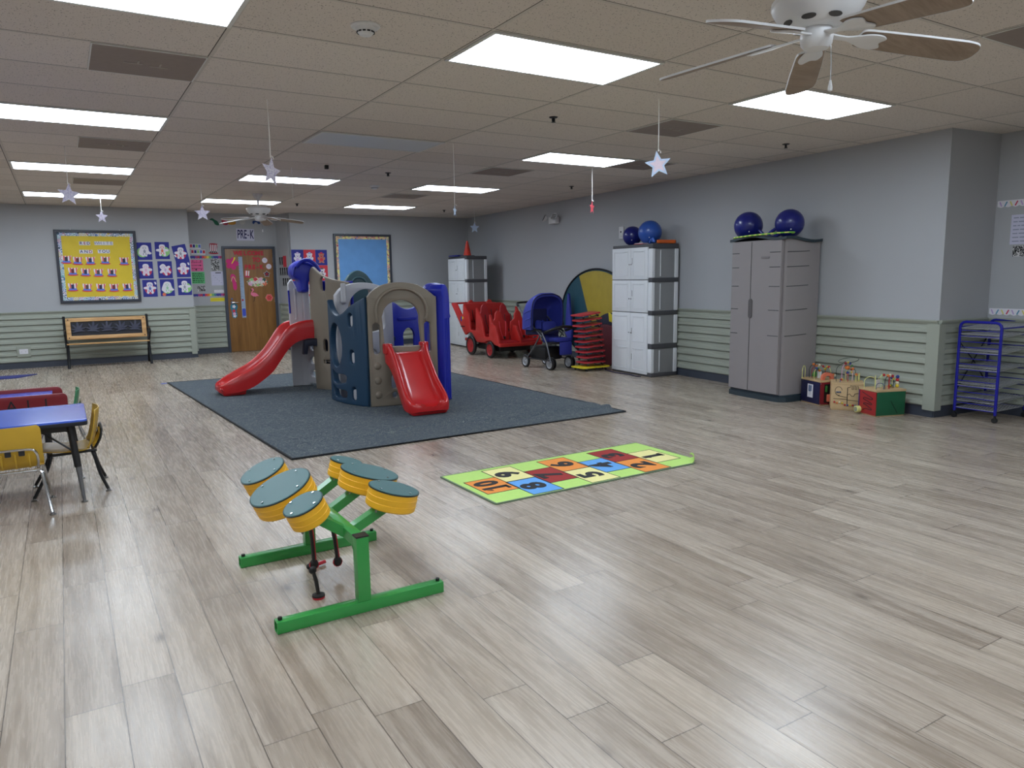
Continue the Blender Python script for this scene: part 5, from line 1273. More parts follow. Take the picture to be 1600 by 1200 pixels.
# ------------------------------------------------------------ blue double stroller
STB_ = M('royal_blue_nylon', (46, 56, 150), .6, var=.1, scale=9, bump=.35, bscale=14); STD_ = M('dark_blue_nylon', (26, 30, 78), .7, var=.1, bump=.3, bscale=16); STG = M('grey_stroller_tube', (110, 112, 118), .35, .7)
t = thing('double_stroller', 'blue tandem stroller with a hood beside the red wagon', 'stroller', (6.40, 9.42, 0), .06)
for x_, y_ in ((-.21, .31), (.20, .33), (-.18, -.27), (.19, -.27)):
    wheel(t, (x_, y_, .10), .10, .034, BLACK, M('wheel_grey', (170, 172, 176), .4, .5)); wheel(t, (x_+.045, y_, .10), .095, .02, BLACK, M('wheel_grey', (170, 172, 176), .4, .5)) if y_ < 0 else None
for x_ in (-.21, .21):
    ob('frame_tube', tube([(x_, .33, .10), (x_, .08, .34), (x_, -.10, .56)], .012, 8), STG, t); ob('frame_tube', tube([(x_, -.33, .12), (x_*1.02, -.24, .40), (x_, -.12, .56)], .012, 8), STG, t)
    ob('frame_tube', tube([(x_, -.12, .50), (x_, .16, .68), (x_, .40, .86), (x_, .50, .98)], .012, 8), STG, t); ob('side_arm', tube(smooth([(x_, -.12, .56), (x_, -.02, .60), (x_, .14, .58)], 4, False), .016, 8), BLACK, t)
    ob('lower_rail', tube([(x_, .31, .15), (x_, -.31, .15)], .009, 8), BLACKM, t)
ob('handle_bar', tube(smooth([(-.22, .48, .95), (-.21, .52, 1.0), (0, .53, 1.01), (.21, .52, 1.0), (.22, .48, .95)], 4, False), .016, 8), BLACK, t)
# hood
b = bmesh.new(); V_ = []; nu, nv_ = 9, 16
for i in range(nu+1):
    u = i/nu; ph = R_(-18+105*u); row = []
    for j in range(nv_+1):
        a = PI*j/nv_; xx = -.245*math.cos(a)*(1 if 1 else 0); xx = .255*math.copysign(abs(math.cos(a))**.55, -math.cos(a)); rr = .30*(math.sin(a))**.5 if 0 < j < nv_ else .0
        hgt = .33*(abs(math.sin(a))**.45)
        y_ = .22+(-.34*math.cos(ph)*(abs(math.sin(a))**.45)) + (0 if 0 < j < nv_ else 0); z_ = .74+.36*math.sin(ph+R_(22))*(abs(math.sin(a))**.45)
        row.append(b.verts.new((xx, y_, z_)))
    V_.append(row)
for A_, B_ in zip(V_, V_[1:]):
    for j in range(nv_): b.faces.new((A_[j], A_[j+1], B_[j+1], B_[j]))
hd_ = bmesh.new()
# simpler hood: extruded arch
b.free()
arch_o = smooth([(-.27, .60), (-.275, .85), (-.24, 1.02), (-.13, 1.09), (.0, 1.10), (.13, 1.09), (.24, 1.02), (.275, .85), (.27, .60)], 5, False)
arch_i = smooth([(-.245, .60), (-.25, .85), (-.215, 1.0), (-.12, 1.06), (.0, 1.07), (.12, 1.06), (.215, 1.0), (.25, .85), (.245, .60)], 5, False)
b = bmesh.new()
rings = []
for (yy, sc, dz) in ((.0, 1.12, -.02), (.04, 1.12, .0), (.12, 1.09, -.01), (.22, 1.03, -.03), (.30, .95, -.09), (.35, .80, -.19)):
    rings.append([b.verts.new((x*sc, yy+(.03*(1-(z-.6)/.5)), .60+(z-.60)*sc+dz*((z-.6)/.5))) for x, z in arch_o])
rin = [[b.verts.new((x*sc, yy+(.03*(1-(z-.6)/.5)), .60+(z-.60)*sc+dz*((z-.6)/.5))) for x, z in arch_i] for (yy, sc, dz) in ((.0, 1.12, -.02), (.12, 1.07, -.01), (.28, .92, -.09))]
for RR in (rings, rin):
    for A_, B_ in zip(RR, RR[1:]):
        for j in range(len(A_)-1): b.faces.new((A_[j], A_[j+1], B_[j+1], B_[j]))
for j in range(len(rings[0])-1): b.faces.new((rings[0][j], rings[0][j+1], rin[0][j+1], rin[0][j]))
b.faces.new(rings[-1]); b.faces.new(rin[-1][::-1])
hood = ob('hood', b, STB_, t, ang=60)
ob('hood_piping', tube([(x*1.12, -.002+(.03*(1-(z-.6)/.5)), .60+(z-.60)*1.12-.02*((z-.6)/.5)) for x, z in arch_o], .008, 6), M('navy_piping', (28, 30, 70), .6), hood)
for z_ in (.66, .78, .9): 
    for sx in (-1, 1): ob('hood_side_fold', tube([(sx*.306, .04, z_), (sx*.296, .14, z_-.02), (sx*.27, .26, z_-.06)], .012, 6), STB_, hood)
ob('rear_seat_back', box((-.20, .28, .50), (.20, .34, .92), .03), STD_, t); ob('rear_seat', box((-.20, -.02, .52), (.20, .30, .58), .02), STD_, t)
for sx in (-.1, .1): ob('rear_seat_wing', tube([(sx, .12, .60), (sx*.7, .16, .68), (sx*.3, .2, .72)], .05, 8, flat=.4), STB_, t)
ob('front_seat_back', plate([smooth([(-.13, .42), (-.14, .60), (-.12, .73), (0, .75), (.12, .73), (.14, .60), (.13, .42)], 4)], .06, .02, T(.10, -.12, 0)@upright((0, 0))@RX(R_(-12))@T(0, 0, -.09)), STB_, t)
ob('front_seat', box((-.06, -.30, .42), (.22, -.08, .48), .02), STB_, t); ob('foot_rest', box((-.02, -.33, .22), (.21, -.29, .42), .02), STB_, t)
ob('bumper_bar', tube(smooth([(-.16, -.12, .56), (-.14, -.26, .61), (-.02, -.33, .65), (.12, -.34, .65), (.22, -.31, .63), (.24, -.14, .58)], 5, False), .022, 10), BLACK, t)
ob('basket', box((-.17, -.14, .14), (.17, .26, .34), .03), BLACK, t); ob('foot_bar', tube([(-.24, -.02, .50), (-.36, -.10, .505)], .010, 8), STG, t)
for x_ in (.235, .235+.0): pass
ob('tray', box((-.18, -.30, .39), (.22, -.14, .42), .01), BLACK, t)

# ------------------------------------------------------------ stacked scooter boards
SCR = M('red_scooter_board', (190, 52, 60), .45, var=.05); SCY = M('yellow_scooter_board', (224, 206, 46), .4, var=.04)
def scooter(x, y, z, rz, tx, mat, lab, big=1.0, group='stacked red scooter boards'):
    mtx = T(x, y, z)@RZ(rz)@RY(tx)
    t = thing('scooter_board', lab, 'scooter board', mtx=mtx, group=group)
    ob('board', plate([rnd(rect(-.205*big, -.13*big, .205*big, .13*big), .05)], .022, .006, T(0, 0, .052)), mat, t)
    for sx in (-.14, .14):
        for sy in (-.11, .11):
            c_ = ob('caster', tube([(sx*big, sy*big, .040), (sx*big, sy*big, .018)], .010, 6), STEEL, t)
            ob('caster_wheel', cyl((sx*big-.009, sy*big, .016), (sx*big+.009, sy*big, .016), .016, n=14), BLACK, c_)
    for sy in (-1, 1): ob('side_handle', tube(smooth([(-.06, sy*.165*big, .05), (-.05, sy*.185*big, .03), (.05, sy*.185*big, .03), (.06, sy*.165*big, .05)], 3, False), .008, 6), BLACK, t)
    return t
scooter(6.77, 8.83, 0, .0, 0, SCY, 'yellow scooter board on the floor at the bottom of the red stack', 1.28, None)
LB = ['lowest', 'second lowest', 'third from the bottom', 'fourth from the bottom', 'fifth from the bottom', 'sixth from the bottom', 'fourth from the top', 'third from the top', 'second highest', 'topmost']
xs = [6.785, 6.785, 6.775, 6.765, 6.755, 6.735, 6.745, 6.72, 6.715, 6.69]; tl = [.0, -.02, -.03, -.05, -.06, -.06, -.08, -.09, -.09, -.10]; rz = [0, .05, -.04, .06, 0, -.08, .1, 0, -.05, .05]
for i in range(10): scooter(xs[i], 8.84, .070+i*.0805+.0, rz[i], tl[i], SCR, 'red scooter board, %s of the red stack' % LB[i])

# ------------------------------------------------------------ folded pop-up tents against the wall
TY_ = M('mustard_tent_nylon', (176, 154, 48), .55, var=.08, scale=6, bump=.5, bscale=11); TT_ = M('teal_tent_nylon', (18, 72, 88), .55, var=.08, scale=6, bump=.5, bscale=11); TB_ = M('black_tent_binding', (16, 18, 24), .6)
sl = (7.9-7.14)/11
def WP(y, off): return 7.14+sl*(y-3.87)-off
t = thing('folded_tent', 'large folded round pop-up tent in mustard and teal leaning on the right wall', 'tent', (WP(9.6, .05), 9.6, 0), WA)
mt = upright((0, 0), (0, -1))@RX(R_(0))
cz = .785; a_, b_2 = 1.06, .735
def halfdisc(pts, th, off, mat, name):
    return ob(name, plate([pts], th, .008, T(off, 0, 0)@mt), mat, t)
E_ = circ(0, cz, a_, b_2, 64)
ob('navy_back', plate([E_], .03, .01, mt), TT_, t)
yl = [(x, z) for x, z in circ(0, cz, a_-.03, b_2-.03, 64) if x > -.30+(z-cz)*-.42+.02]
halfdisc(yl, .02, -.022, TY_, 'mustard_panel')
halfdisc([(x, z) for x, z in circ(0, cz, a_-.035, b_2-.035, 64) if x > .45 and z > cz+.3], .02, -.030, M('light_teal_nylon', (40, 130, 150), .55, bump=.4, bscale=12), 'teal_panel')
ob('rim_binding', tube([T(-.02, 0, 0)@mt@Vector((x, z, 0)) for x, z in E_], .014, 8, closed=True), TB_, t)
ob('blue_flap', plate([smooth([(-.80, .35), (-.72, 1.08), (-.66, .95), (-.60, .35)], 4)], .05, .015, T(-.10, 0, 0)@mt), STB_, t)
t = thing('folded_tunnel', 'dark navy folded play tunnel hoop behind the scooter stack', 'tunnel', (WP(9.05, .15), 9.05, 0), WA)
ob('navy_disc', plate([circ(0, .42, .50, .41, 48)], .05, .015, mt), M('navy_nylon', (16, 20, 48), .6, bump=.4, bscale=10), t)
ob('maroon_disc', plate([circ(-.06, .33, .46, .32, 48)], .04, .012, T(-.05, 0, 0)@mt), M('maroon_nylon', (86, 16, 30), .6, bump=.4, bscale=10), t)
ob('yellow_tab', plate([[(.02, .70), (.0, .84), (.10, .80), (.17, .86), (.2, .66), (.28, .52), (.16, .68)]], .02, .004, T(-.05, 0, 0)@mt), SCY, t)

# ------------------------------------------------------------ activity cubes with bead mazes
PLY = M('light_plywood', (206, 176, 132), .5, var=.06, scale=6, stretch=(1, 6, 6)); CN = M('navy_cube_panel', (22, 24, 66), .4); CRD = M('red_cube_panel', (166, 36, 36), .4); CGR = M('green_cube_panel', (22, 92, 60), .4); CMR = M('maroon_cube_panel', (130, 24, 40), .4)
WY = M('pale_yellow_wire', (222, 220, 140), .4); WB = M('blue_wire', (60, 90, 130), .4); WR = M('red_wire', (170, 50, 50), .4); WG = M('dark_green_wire', (50, 64, 56), .4)
BEADS = [M('bead_'+n, c, .3) for n, c in (('red', (190, 40, 50)), ('yellow', (226, 200, 60)), ('blue', (40, 60, 140)), ('green', (60, 130, 60)), ('orange', (220, 120, 50)), ('cream', (230, 220, 190)))]
def cube(corner, ex, ey, hh, mats, lab):
    """corner = near bottom corner, ex = left face vector, ey = right face vector"""
    c0 = Vector((*corner, 0)); ex = Vector((*ex, 0)); ey = Vector((*ey, 0))
    t = thing('activity_cube', lab, 'activity cube', tuple(c0+(ex+ey)/2), 0, 'wooden activity cubes')
    o_ = -(ex+ey)/2
    def quad(a, b_, mat, name, th=.008):
        d = (b_-a); L = d.length; b = plate([rect(.004, .012, L-.004, hh-.022)], th, .001, upright(a.xy, d.xy)); return ob(name, b, mat, t)
    P = [o_, o_+ex, o_+ex+ey, o_+ey]
    b = bmesh.new(); lo = [b.verts.new((p.x*.97, p.y*.97, .0)) for p in P]; hi = [b.verts.new((p.x*.97, p.y*.97, hh-.018)) for p in P]
    for i in range(4): b.faces.new((lo[i], lo[(i+1) % 4], hi[(i+1) % 4], hi[i]))
    b.faces.new(lo); b.faces.new(hi); ob('box_core', b, PLY, t)
    b = bmesh.new(); lo = [b.verts.new((p.x*1.015, p.y*1.015, hh-.018)) for p in P]; hi = [b.verts.new((p.x*1.015, p.y*1.015, hh)) for p in P]
    for i in range(4): b.faces.new((lo[i], lo[(i+1) % 4], hi[(i+1) % 4], hi[i]))
    b.faces.new(lo); b.faces.new(hi); ob('top_board', b, PLY, t)
    f1 = quad(P[1], P[0], mats[0], 'left_panel'); f2 = quad(P[0], P[3], mats[1], 'right_panel'); quad(P[3], P[2], mats[0], 'rear_panel'); quad(P[2], P[1], mats[1], 'back_panel')
    return t, P, f1, f2
def loops(t, hh, spec):
    for i, (x0, y0, x1, y1, hz_, mat, nb) in enumerate(spec):
        pts = smooth([(x0, y0, hh-.002), (x0, y0, hh+hz_*.7), ((x0*.7+x1*.3), (y0*.7+y1*.3), hh+hz_), ((x0*.3+x1*.7), (y0*.3+y1*.7), hh+hz_), (x1, y1, hh+hz_*.7), (x1, y1, hh-.002)], 5, False)
        w_ = ob('bead_wire', tube(pts, .0035, 6), mat, t)
        for k in range(nb):
            p = pts[int(len(pts)*(.35+.5*(k+.5)/nb))]; ob('bead', ball(p, .012+.003*((i+k) % 2), seg=12), BEADS[(i*2+k) % 6], w_)
def groove(pts, mtx, parent, r=.004, mat=None, name='groove'):
    ob(name, tube([mtx@Vector((x, y, .005)) for x, y in pts], r, 5, flat=.6), mat or INK, parent)
# left: navy / maroon
t, P, f1, f2 = cube((6.836, 4.908), (.094, .305), (.245, -.076), .27, (CN, CMR), 'navy sided activity cube with coloured bead wires, leftmost of the three')
ml = upright(P[1].xy, (P[0]-P[1]).xy); mr = upright(P[0].xy, (P[3]-P[0]).xy)
ob('cutout_frame', plate([rnd(rect(.12, .07, .21, .215), .004)], .003, 0, ml@T(0, 0, .006)), PAPER, f1); ob('figure_slots', plate([stad(.15, .17, .02, .07), stad(.178, .17, .02, .07), stad(.165, .12, .022, .05)], .003, 0, ml@T(0, 0, .008)), WB, f1)
ob('open_shelf', plate([rect(.05, .03, .24, .23)], .004, 0, mr@T(0, 0, .006)), BLACK, f2); ob('shelf_block', plate([rnd(rect(.08, .04, .19, .12), .01)], .02, .004, mr@T(0, 0, .012)), MK['orange'], f2); ob('green_slider', plate([stad(.07, .18, .022, .07)], .014, .004, mr@T(0, 0, .012)), BEADS[3], f2)
for q in ((.02, .02), (.33, .02), (.02, .24), (.33, .24)): ob('screw', plate([circ(q[0]+.01, q[1], .005)], .003, 0, ml@T(0, 0, .006)), STEEL, f1)
loops(t, .27, [(-.16, .12, -.06, .16, .13, WY, 0), (-.12, .0, -.0, .02, .11, WY, 3), (-.02, .1, .12, .04, .13, WR, 4), (.02, -.10, .14, .05, .12, WY, 3), (-.08, -.08, .10, -.10, .05, M('grey_blue_wire', (110, 120, 140), .4), 4), (-.04, .12, .05, .08, .14, WG, 2)])
ob('arch_block', plate([[(-.07, 0), (-.07, .03)]+circ(0, .03, .07, .05, 10, PI, 0)+[(.07, 0), (.035, 0)]+circ(0, .015, .035, .03, 8, 0, PI)+[(-.035, 0)]], .035, .004, T(-.05, -.11, .27)@upright((0, 0), (1, -.4))), MK['orange'], t)
ob('white_card', box((.0, .0, .27), (.004, .05, .345)), PAPER, t); ob('leaf_block', ball((-.03, .06, .31), .045, s=(1, .3, .7)), BEADS[3], t)
# middle: natural maze cube
t, P, f1, f2 = cube((6.92, 4.46), (-.184, .238), (.205, .158), .285, (PLY, PLY), 'natural wood activity cube with black maze grooves, between the navy and the green ones')
ml = upright(P[1].xy, (P[0]-P[1]).xy)@T(.0, 0, 0)
L_ = .30
groove([(.055+.035*math.cos(a)*(1-.1*a/6)+.01, .20+.045*math.sin(a)) for a in [i*.45+.2 for i in range(12)]], ml, f1)
groove([(.15, .235), (.15, .05)], ml, f1); groove([(.02, .12), (.15, .115)], ml, f1); groove([(.06, .15), (.15, .135)], ml, f1)
groove([(.15, .24), (.175, .24), (.175, .26), (.19, .26), (.19, .22), (.205, .22), (.205, .26), (.22, .26), (.22, .22), (.235, .22), (.235, .255), (.25, .255), (.25, .225), (.27, .225)], ml, f1)
groove([(.15, .16), (.17, .175), (.19, .15), (.21, .15), (.22, .175), (.24, .18), (.265, .18)], ml, f1); groove([(.15, .11), (.265, .10)], ml, f1)
for k in range(9): ob('bead', ball(ml@Vector((.03+k*.025, .085-.022*(k > 3)-.01*abs(math.sin(k*1.7)), .012)), .010, seg=12), BEADS[[0, 4, 5, 1, 0, 2, 1, 0, 2][k]], f1)
for k in range(3): ob('slider_bead', ball(ml@Vector((.05+.016*k, .19, .012)), .008, seg=10), WB, f1)
loops(t, .285, [(-.12, .0, .0, .06, .02, WB, 2), (-.02, -.02, .05, .05, .09, WR, 4), (.0, .02, .08, .0, .13, WY, 4), (-.05, .03, .04, -.03, .19, MK['pink'], 5), (.06, -.05, .13, .03, .12, WG, 0), (.02, -.08, .10, -.04, .07, WY, 2)])
ob('loop_wire', tube([(.05+.11*math.cos(a)+.0, .03+.09*math.sin(a), .50+.02*math.cos(a)) for a in [2*PI*i/32 for i in range(32)]], .003, 6, closed=True), WG, t)
ob('loop_support', tube(smooth([(-.10, .06, .285), (-.10, .06, .42), (-.06, .03, .47), (-.04, .0, .50)], 4, False), .003, 6), WG, t)
ob('coil', ball((-.01, .0, .43), .02, s=(1.3, 1.3, 1)), BEADS[4], t); ob('yellow_tube', cyl((.09, -.07, .29), (.085, -.075, .37), .008), WY, t)
# right: red and green
t, P, f1, f2 = cube((6.721, 4.193), (.079, .236), (.315, -.104), .265, (CRD, CGR), 'red and green activity cube with a yellow knob, rightmost of the three')
ml = upright(P[1].xy, (P[0]-P[1]).xy); mr = upright(P[0].xy, (P[3]-P[0]).xy)
groove(smooth([(.05, .225), (.18, .185), (.20, .175), (.18, .165), (.09, .175), (.07, .16), (.10, .15), (.19, .125), (.18, .115), (.09, .12), (.08, .105), (.11, .10), (.19, .07), (.18, .06), (.12, .065), (.09, .06), (.07, .045)], 3, False), ml, f1, .005)
groove([(.16, .155), (.24, .03)], mr, f2, .004)
k_ = ob('round_knob', cyl(ml@Vector((.02, .045, .004)), ml@Vector((.02, .045, .05)), .034, n=28, bev=.004), WY, f1); ob('knob_face', cyl(ml@Vector((.02, .045, .05)), ml@Vector((.02, .045, .052)), .024, n=24), M('knob_grey', (150, 150, 130), .6), k_)
ob('purple_edge', plate([rect(0, .01, .012, .24)], .010, .001, ml@T(0, 0, .003)), M('purple_panel', (70, 50, 110), .4), f1)
loops(t, .265, [(-.15, .10, -.06, .04, .11, WY, 0), (-.10, .02, -.0, .08, .12, WY, 0), (-.04, .0, .06, .04, .13, M('mint_wire', (190, 220, 160), .4), 0), (.02, .06, .12, -.02, .12, WY, 3), (-.14, -.02, -.08, -.06, .06, WB, 0), (-.06, -.06, .10, -.05, .13, WG, 4), (-.02, -.08, .0, -.06, .12, WR, 0)])
ob('white_card', box((-.04, .045, .265), (.06, .05, .345)), PAPER, t)
for k, (dz, c_) in enumerate(((.02, 1), (.05, 5), (.08, 0), (.11, 2))): ob('stacked_bead', ball((.13, -.07, .265+dz), .018, seg=12), BEADS[c_], t)
for k in range(4): ob('slider_bead', ball((.04+.03*k, -.04+.01*k, .285), .014, seg=12), BEADS[(4, 1, 3, 2)[k]], t)

# ------------------------------------------------------------ drying rack in the recess
RKB = M('blue_rack_enamel', (24, 26, 150), .3, var=.03); RKW = M('silver_rack_wire', (190, 192, 196), .35, .6)
t = thing('drying_rack', 'blue framed wire paper drying rack on casters in the recess at the right', 'drying rack', (7.60, 3.585, 0), -.02)
X0, X1, Y0, Y1 = -.27, .265, -.19, .18
for x_ in (X0, X1):
    pts = [(x_, Y0, .07), (x_, Y0, .88)]+[(x_, Y0+.05*(1-math.cos(a)), .88+.05*math.sin(a)) for a in (R_(30), R_(60), R_(90))]+[(x_, Y1-.05*(1-math.cos(a)), .88+.05*math.sin(a)) for a in (R_(90), R_(60), R_(30))]+[(x_, Y1, .88), (x_, Y1, .07)]
    fr = ob('end_frame', tube(pts, .0135, 10), RKB, t)
    for k in range(15): ob('rung', tube([(x_, Y0, .10+k*.0535), (x_, Y1, .10+k*.0535)], .0045, 6), RKB, fr)
    for y_ in (Y0, Y1):
        c_ = ob('caster', cyl((x_, y_, .075), (x_, y_, .045), .010), BLACKM, t); ob('caster_wheel', cyl((x_-.012, y_, .024), (x_+.012, y_, .024), .024, n=20), BLACK, c_)
for k, z in enumerate((.105, .175, .21, .32, .345, .48, .505, .64, .665, .79, .815, .87)):
    b = bmesh.new(); tl_ = .0 if k % 2 == 0 else .03
    for j in range(15):
        y_ = Y0+.012+(Y1-Y0-.024)*j/14; tube([(X0, y_, z), (X1, y_, z+tl_)], .0024, 5, b)
    for j in range(9):
        x_ = X0+(X1-X0)*j/8; tube([(x_, Y0+.01, z+tl_*j/8), (x_, Y1-.01, z+tl_*j/8)], .0024, 5, b)
    sh = ob('wire_shelf', b, RKW, t)
    ob('shelf_edge', tube([(X0, Y0+.01, z), (X1, Y0+.01, z+tl_), (X1, Y1-.01, z+tl_), (X0, Y1-.01, z)], .004, 6, closed=True), RKW, sh)
for z in (.88,): 
    for y_ in (Y0, Y1): ob('top_rail', tube([(X0, y_, z), (X1, y_, z)], .008, 8), RKB, t)
for y_ in (Y1,):
    ob('brace', tube([(X0, y_, .74), (0, y_, .54), (X1, y_, .80)], .006, 6), BLACKM, t); ob('brace', tube([(X0, y_, .26), (0, y_, .54), (X1, y_, .30)], .006, 6), BLACKM, t)

# ------------------------------------------------------------ bench
OAK = mat_wood('honey_oak', (176, 128, 76), (222, 178, 118), 1., .35, 'x'); IRON = M('black_cast_iron', (24, 25, 28), .45, .4, var=.1)
t = thing('garden_bench', 'small bench with oak rails and a black cast leaf back panel under the yellow board', 'bench', (.64, 14.45, 0))
for sx in (-.62, .62):
    ob('end_frame', tube(smooth([(sx, -.27, 0), (sx*.99, -.20, .18), (sx*.985, -.17, .38), (sx*.985, -.18, .42)], 4, False), .022, 8), IRON, t); ob('end_frame', tube(smooth([(sx*1.0, .18, 0), (sx, .08, .2), (sx, -.02, .38)], 4, False), .020, 8), IRON, t)
    ob('back_post', tube([(sx*1.01, -.02, .34), (sx*1.02, .10, .62), (sx*1.02, .15, .85)], .020, 8), IRON, t); ob('arm_rest', tube(smooth([(sx*1.02, .09, .62), (sx*1.03, -.08, .62), (sx*1.03, -.22, .60), (sx*1.03, -.24, .56), (sx*1.02, -.20, .50), (sx*1.0, -.18, .42)], 4, False), .014, 8), IRON, t)
    ob('seat_support', tube([(sx*.99, -.20, .385), (sx*.99, .04, .375)], .016, 8), IRON, t)
for k, y_ in enumerate((-.20, -.13, -.06, .01)): ob('seat_slat', box((-.62, y_-.03, .392-.004*k), (.62, y_+.028, .412-.004*k), .006), OAK, t)
bt = T(0, .055, .44)@RX(R_(-14))
bpm = T(0, .03, .46)@upright((0, 0))@RX(R_(-12))
ob('back_frame', plate([rnd(rect(-.61, 0, .61, .37), .01), rect(-.54, .065, .54, .305)], .028, .005, bpm), OAK, t)
ob('leaf_panel', plate([rect(-.545, .06, .545, .31)], .008, 0, bpm@T(0, 0, -.008)), M('dark_navy_cast_panel', (18, 20, 30), .6), t)
def leaf(cx, cy, s, rot):
    p = []
    for k in range(7):
        a = rot+PI/2+(k-3)*.62; L = s*(1-.13*abs(k-3)); p += [(cx+L*.42*math.cos(a-.28), cy+L*.42*math.sin(a-.28)), (cx+L*.75*math.cos(a-.13), cy+L*.75*math.sin(a-.13)), (cx+L*math.cos(a), cy+L*math.sin(a)), (cx+L*.75*math.cos(a+.13), cy+L*.75*math.sin(a+.13))]
    return p+[(cx, cy-s*.15)]
for k in range(5):
    ob('maple_leaf', plate([leaf(-.43+.215*k, .155, .165, (.1, -.1, 0, .15, -.1)[k])], .014, .003, bpm@T(0, 0, .003)), M('cast_leaf', (58, 60, 78), .4, .2), t)
for x_ in (-.575, .575):
    for z_ in (.03, .34): ob('bolt', plate([circ(x_, z_, .010)], .006, 0, bpm@T(0, 0, .015)), IRON, t)

# ------------------------------------------------------------ low table, chairs and the red bench unit at the left
TBL = M('blue_laminate', (62, 96, 200), .25, var=.02, coat=.2); TBE = M('black_table_edge', (14, 16, 24), .5)
t = thing('activity_table', 'low rectangular table with blue laminate top at the left edge', 'table', (-.525, 5.77, 0))
ob('tabletop', plate([rnd(rect(-.60, -.375, .60, .375), .03)], .018, .003, T(0, 0, .541)), TBL, t); ob('edge_band', plate([rnd(rect(-.602, -.377, .602, .377), .03)], .026, .003, T(0, 0, .5245)), TBE, t)
for sx in (-1, 1):
    for sy in (-1, 1):
        l_ = ob('leg', tube([(sx*.50, sy*.30, .515), (sx*.525, sy*.322, .235)], .021, 12), BLACK, t); ob('leg_extension', tube([(sx*.524, sy*.321, .25), (sx*.541, sy*.338, .018)], [.016, .010], 12), M('grey_table_leg', (120, 122, 126), .35, .6), l_)
        ob('foot', lathe([(0, 0), (.02, 0), (.02, .006), (.009, .014), (.009, .02), (0, .02)], 16, None, T(sx*.542, sy*.339, 0)), STEEL, l_)
        ob('brace', tube([(sx*.30, sy*.27, .515), (sx*.518, sy*.315, .33)], .006, 6), BLACK, t)
    ob('apron', box((sx*.50-.03, -.32, .42), (sx*.50+.03, .32, .512), .005) if False else box((-.52, sx*.30-.01, .47), (.52, sx*.30+.01, .512), .003), BLACK, t)
CYL = M('mustard_shell_plastic', (198, 158, 48), .4, var=.06, scale=7, bump=.05, bscale=150)
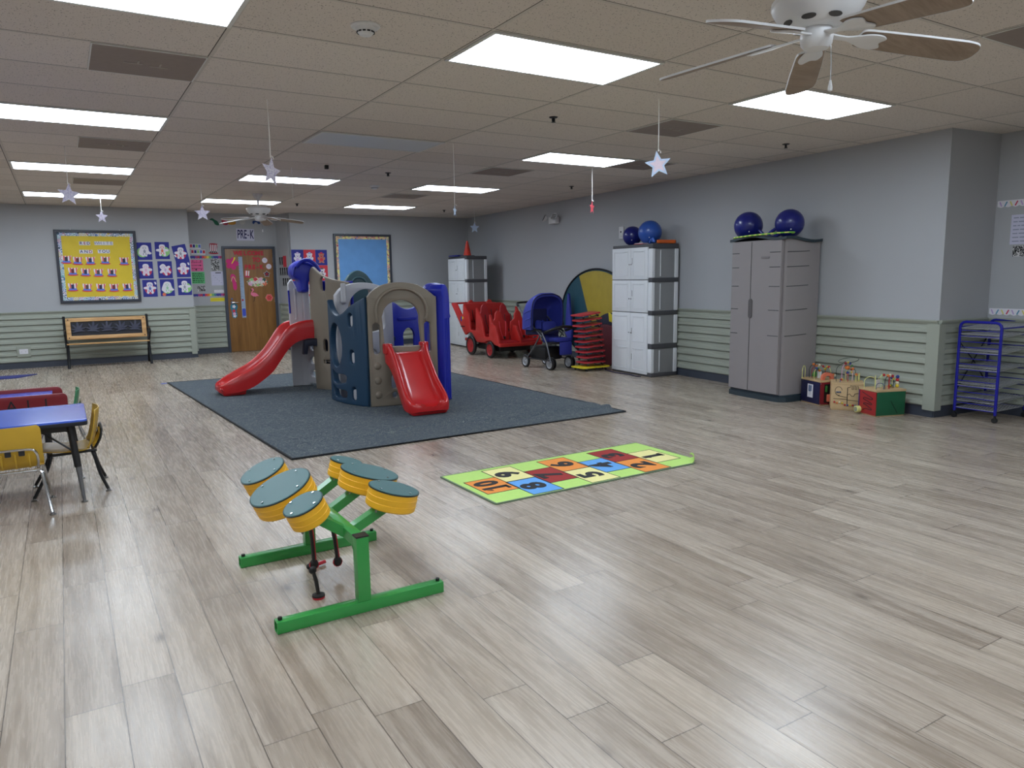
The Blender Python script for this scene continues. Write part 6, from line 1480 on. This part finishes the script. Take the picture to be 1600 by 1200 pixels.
def chair(x, y, rz, shell, legm, lab, s=1.0, slots=True):
    """faces local +y"""
    t = thing('school_chair', lab, 'chair', (x, y, 0), rz); t.scale = (s, s, s)
    # shell: profile of back and seat, swept across
    prof = [(-.205, .565), (-.200, .52), (-.185, .44), (-.168, .37), (-.150, .325), (-.115, .300), (-.05, .292), (.05, .296), (.12, .305), (.165, .300), (.185, .282)]
    prof = smooth(prof, 3, False); n = 16; b = bmesh.new(); grids = []
    for off in (0, .006):
        G_ = []
        for i, (y_, z_) in enumerate(prof):
            u = i/(len(prof)-1); hw = .178-.02*max(0, u-.5)
            if z_ > .535: hw *= 1-.10*((z_-.535)/.03)**2
            row = []
            for j in range(n+1):
                v = -1+2*j/n; cup = .030*v*v*(1 if u < .45 else .45)
                if u < .45: row.append(b.verts.new((v*hw, y_+cup-off, z_)))
                else: row.append(b.verts.new((v*hw, y_, z_+cup*.6-off)))
            G_.append(row)
        grids.append(G_)
    m_ = len(prof)
    for gi, G_ in enumerate(grids):
        for i in range(m_-1):
            for j in range(n): b.faces.new((G_[i][j], G_[i][j+1], G_[i+1][j+1], G_[i+1][j]))
    A_, B_ = grids
    for i in range(m_-1):
        for j in (0, n): b.faces.new((A_[i][j], A_[i+1][j], B_[i+1][j], B_[i][j]))
    for j in range(n):
        for i in (0, m_-1): b.faces.new((A_[i][j], A_[i][j+1], B_[i][j+1], B_[i][j]))
    sh = ob('seat_shell', b, shell, t, ang=60)
    if slots:
        for xx in (-.105, -.035, .035, .105):
            r_1 = ob('back_rib', tube([(xx, -.198, .40), (xx, -.196, .36), (xx, -.180, .325), (xx, -.150, .305)], .008, 6, flat=.7), shell, sh)
        for xx in (-.07, 0, .07):
            ob('back_slot', plate([rnd([(-.016, .0), (.016, .0), (.016, .035), (-.016, .035)], .006)], .004, 0, T(xx, -.1905, .385)@upright((0, 0))@RX(R_(-10))), BLACK, sh)
    ob('back_hoop', tube(smooth([(-.145, -.160, .300), (-.150, -.193, .36), (-.140, -.205, .405), (-.10, -.208, .425), (.10, -.208, .425), (.140, -.205, .405), (.150, -.193, .36), (.145, -.160, .300)], 4, False), .0085, 8), legm, t)
    for sx in (-1, 1):
        ob('seat_rail', tube([(sx*.145, -.17, .285), (sx*.145, .12, .278)], .0095, 8), legm, t)
    for yy in (-.15, .11): ob('cross_rail', tube([(-.15, yy, .278), (.15, yy, .278)], .0095, 8), legm, t)
    for sx in (-1, 1):
        for y0_, y1_ in ((-.14, -.215), (.10, .215)):
            l_ = ob('leg', tube(smooth([(sx*.12, y0_, .278), (sx*.155, y0_*1.03, .27), (sx*.165, y0_*1.1, .235), (sx*.18, (y0_+y1_)/2, .12), (sx*.195, y1_, .016)], 3, False), .0105, 8), legm, t)
            ob('glide', lathe([(0, 0), (.017, 0), (.019, .005), (.010, .012), (.008, .02), (0, .02)], 14, None, T(sx*.196, y1_, 0)), STEEL, l_)
    return t
chair(-.355, 5.445, .0, CYL, CHROME, 'mustard yellow school chair with its back to the viewer and chrome legs')
chair(-.05, 5.83, R_(90), CYL, BLACKM, 'mustard yellow school chair with black legs at the right end of the blue table')
chair(-.10, 7.75, R_(90), CGR if False else M('green_chair_shell', (40, 130, 84), .4), CHROME, 'green school chair mostly hidden behind the red lettered panel', .82, False)
RDL = M('dark_red_laminate', (128, 24, 34), .4, var=.03)
t = thing('activity_bench_unit', 'dark red panelled unit with engraved letters ALL behind the blue table', 'play unit', (-.55, 7.2, 0))
ob('front_panel', plate([rnd([(-.75, .34), (-.75, .535), (.525, .535), (.525, .34)], .04)], .02, .003, upright((0, -.28))), RDL, t)
ob('rear_panel', plate([rnd([(-.75, .34), (-.75, .545), (.492, .545), (.492, .34)], .05)], .02, .003, upright((0, .12))), RDL, t)
ob('blue_deck', box((-.72, -.268, .495), (.42, .108, .515), .003), TBL, t)
for i, (ch, x_) in enumerate((('W', -.02), ('A', .145), ('L', .27), ('L', .39))):
    if i: ob('letter', text_bm(ch, .125, .0025, -.0005, T(x_, -.2915, .455)@upright((0, 0))), INK, t)
for sx in (-.70, .36): [ob('leg', box((sx-.02, y_, 0), (sx+.02, y_+.03, .50), .004), BLACK, t) for y_ in (-.262, .06)]
for x_ in (.19, .46, -.12): ob('screw', ball((x_, -.291, .50 if x_ < 0 else .42), .004, seg=8), CHROME, t)
o = ob('blue_floor_mat', plate([[(-1.9, 13.30), (-.66, 13.30), (-.42, 13.66), (-1.9, 13.74)]], .012, .002, T(0, 0, .006)), M('indigo_mat', (52, 58, 122), .8, var=.06)); tag(o, 'dark blue mat corner on the floor at the left edge before the back wall', 'mat')
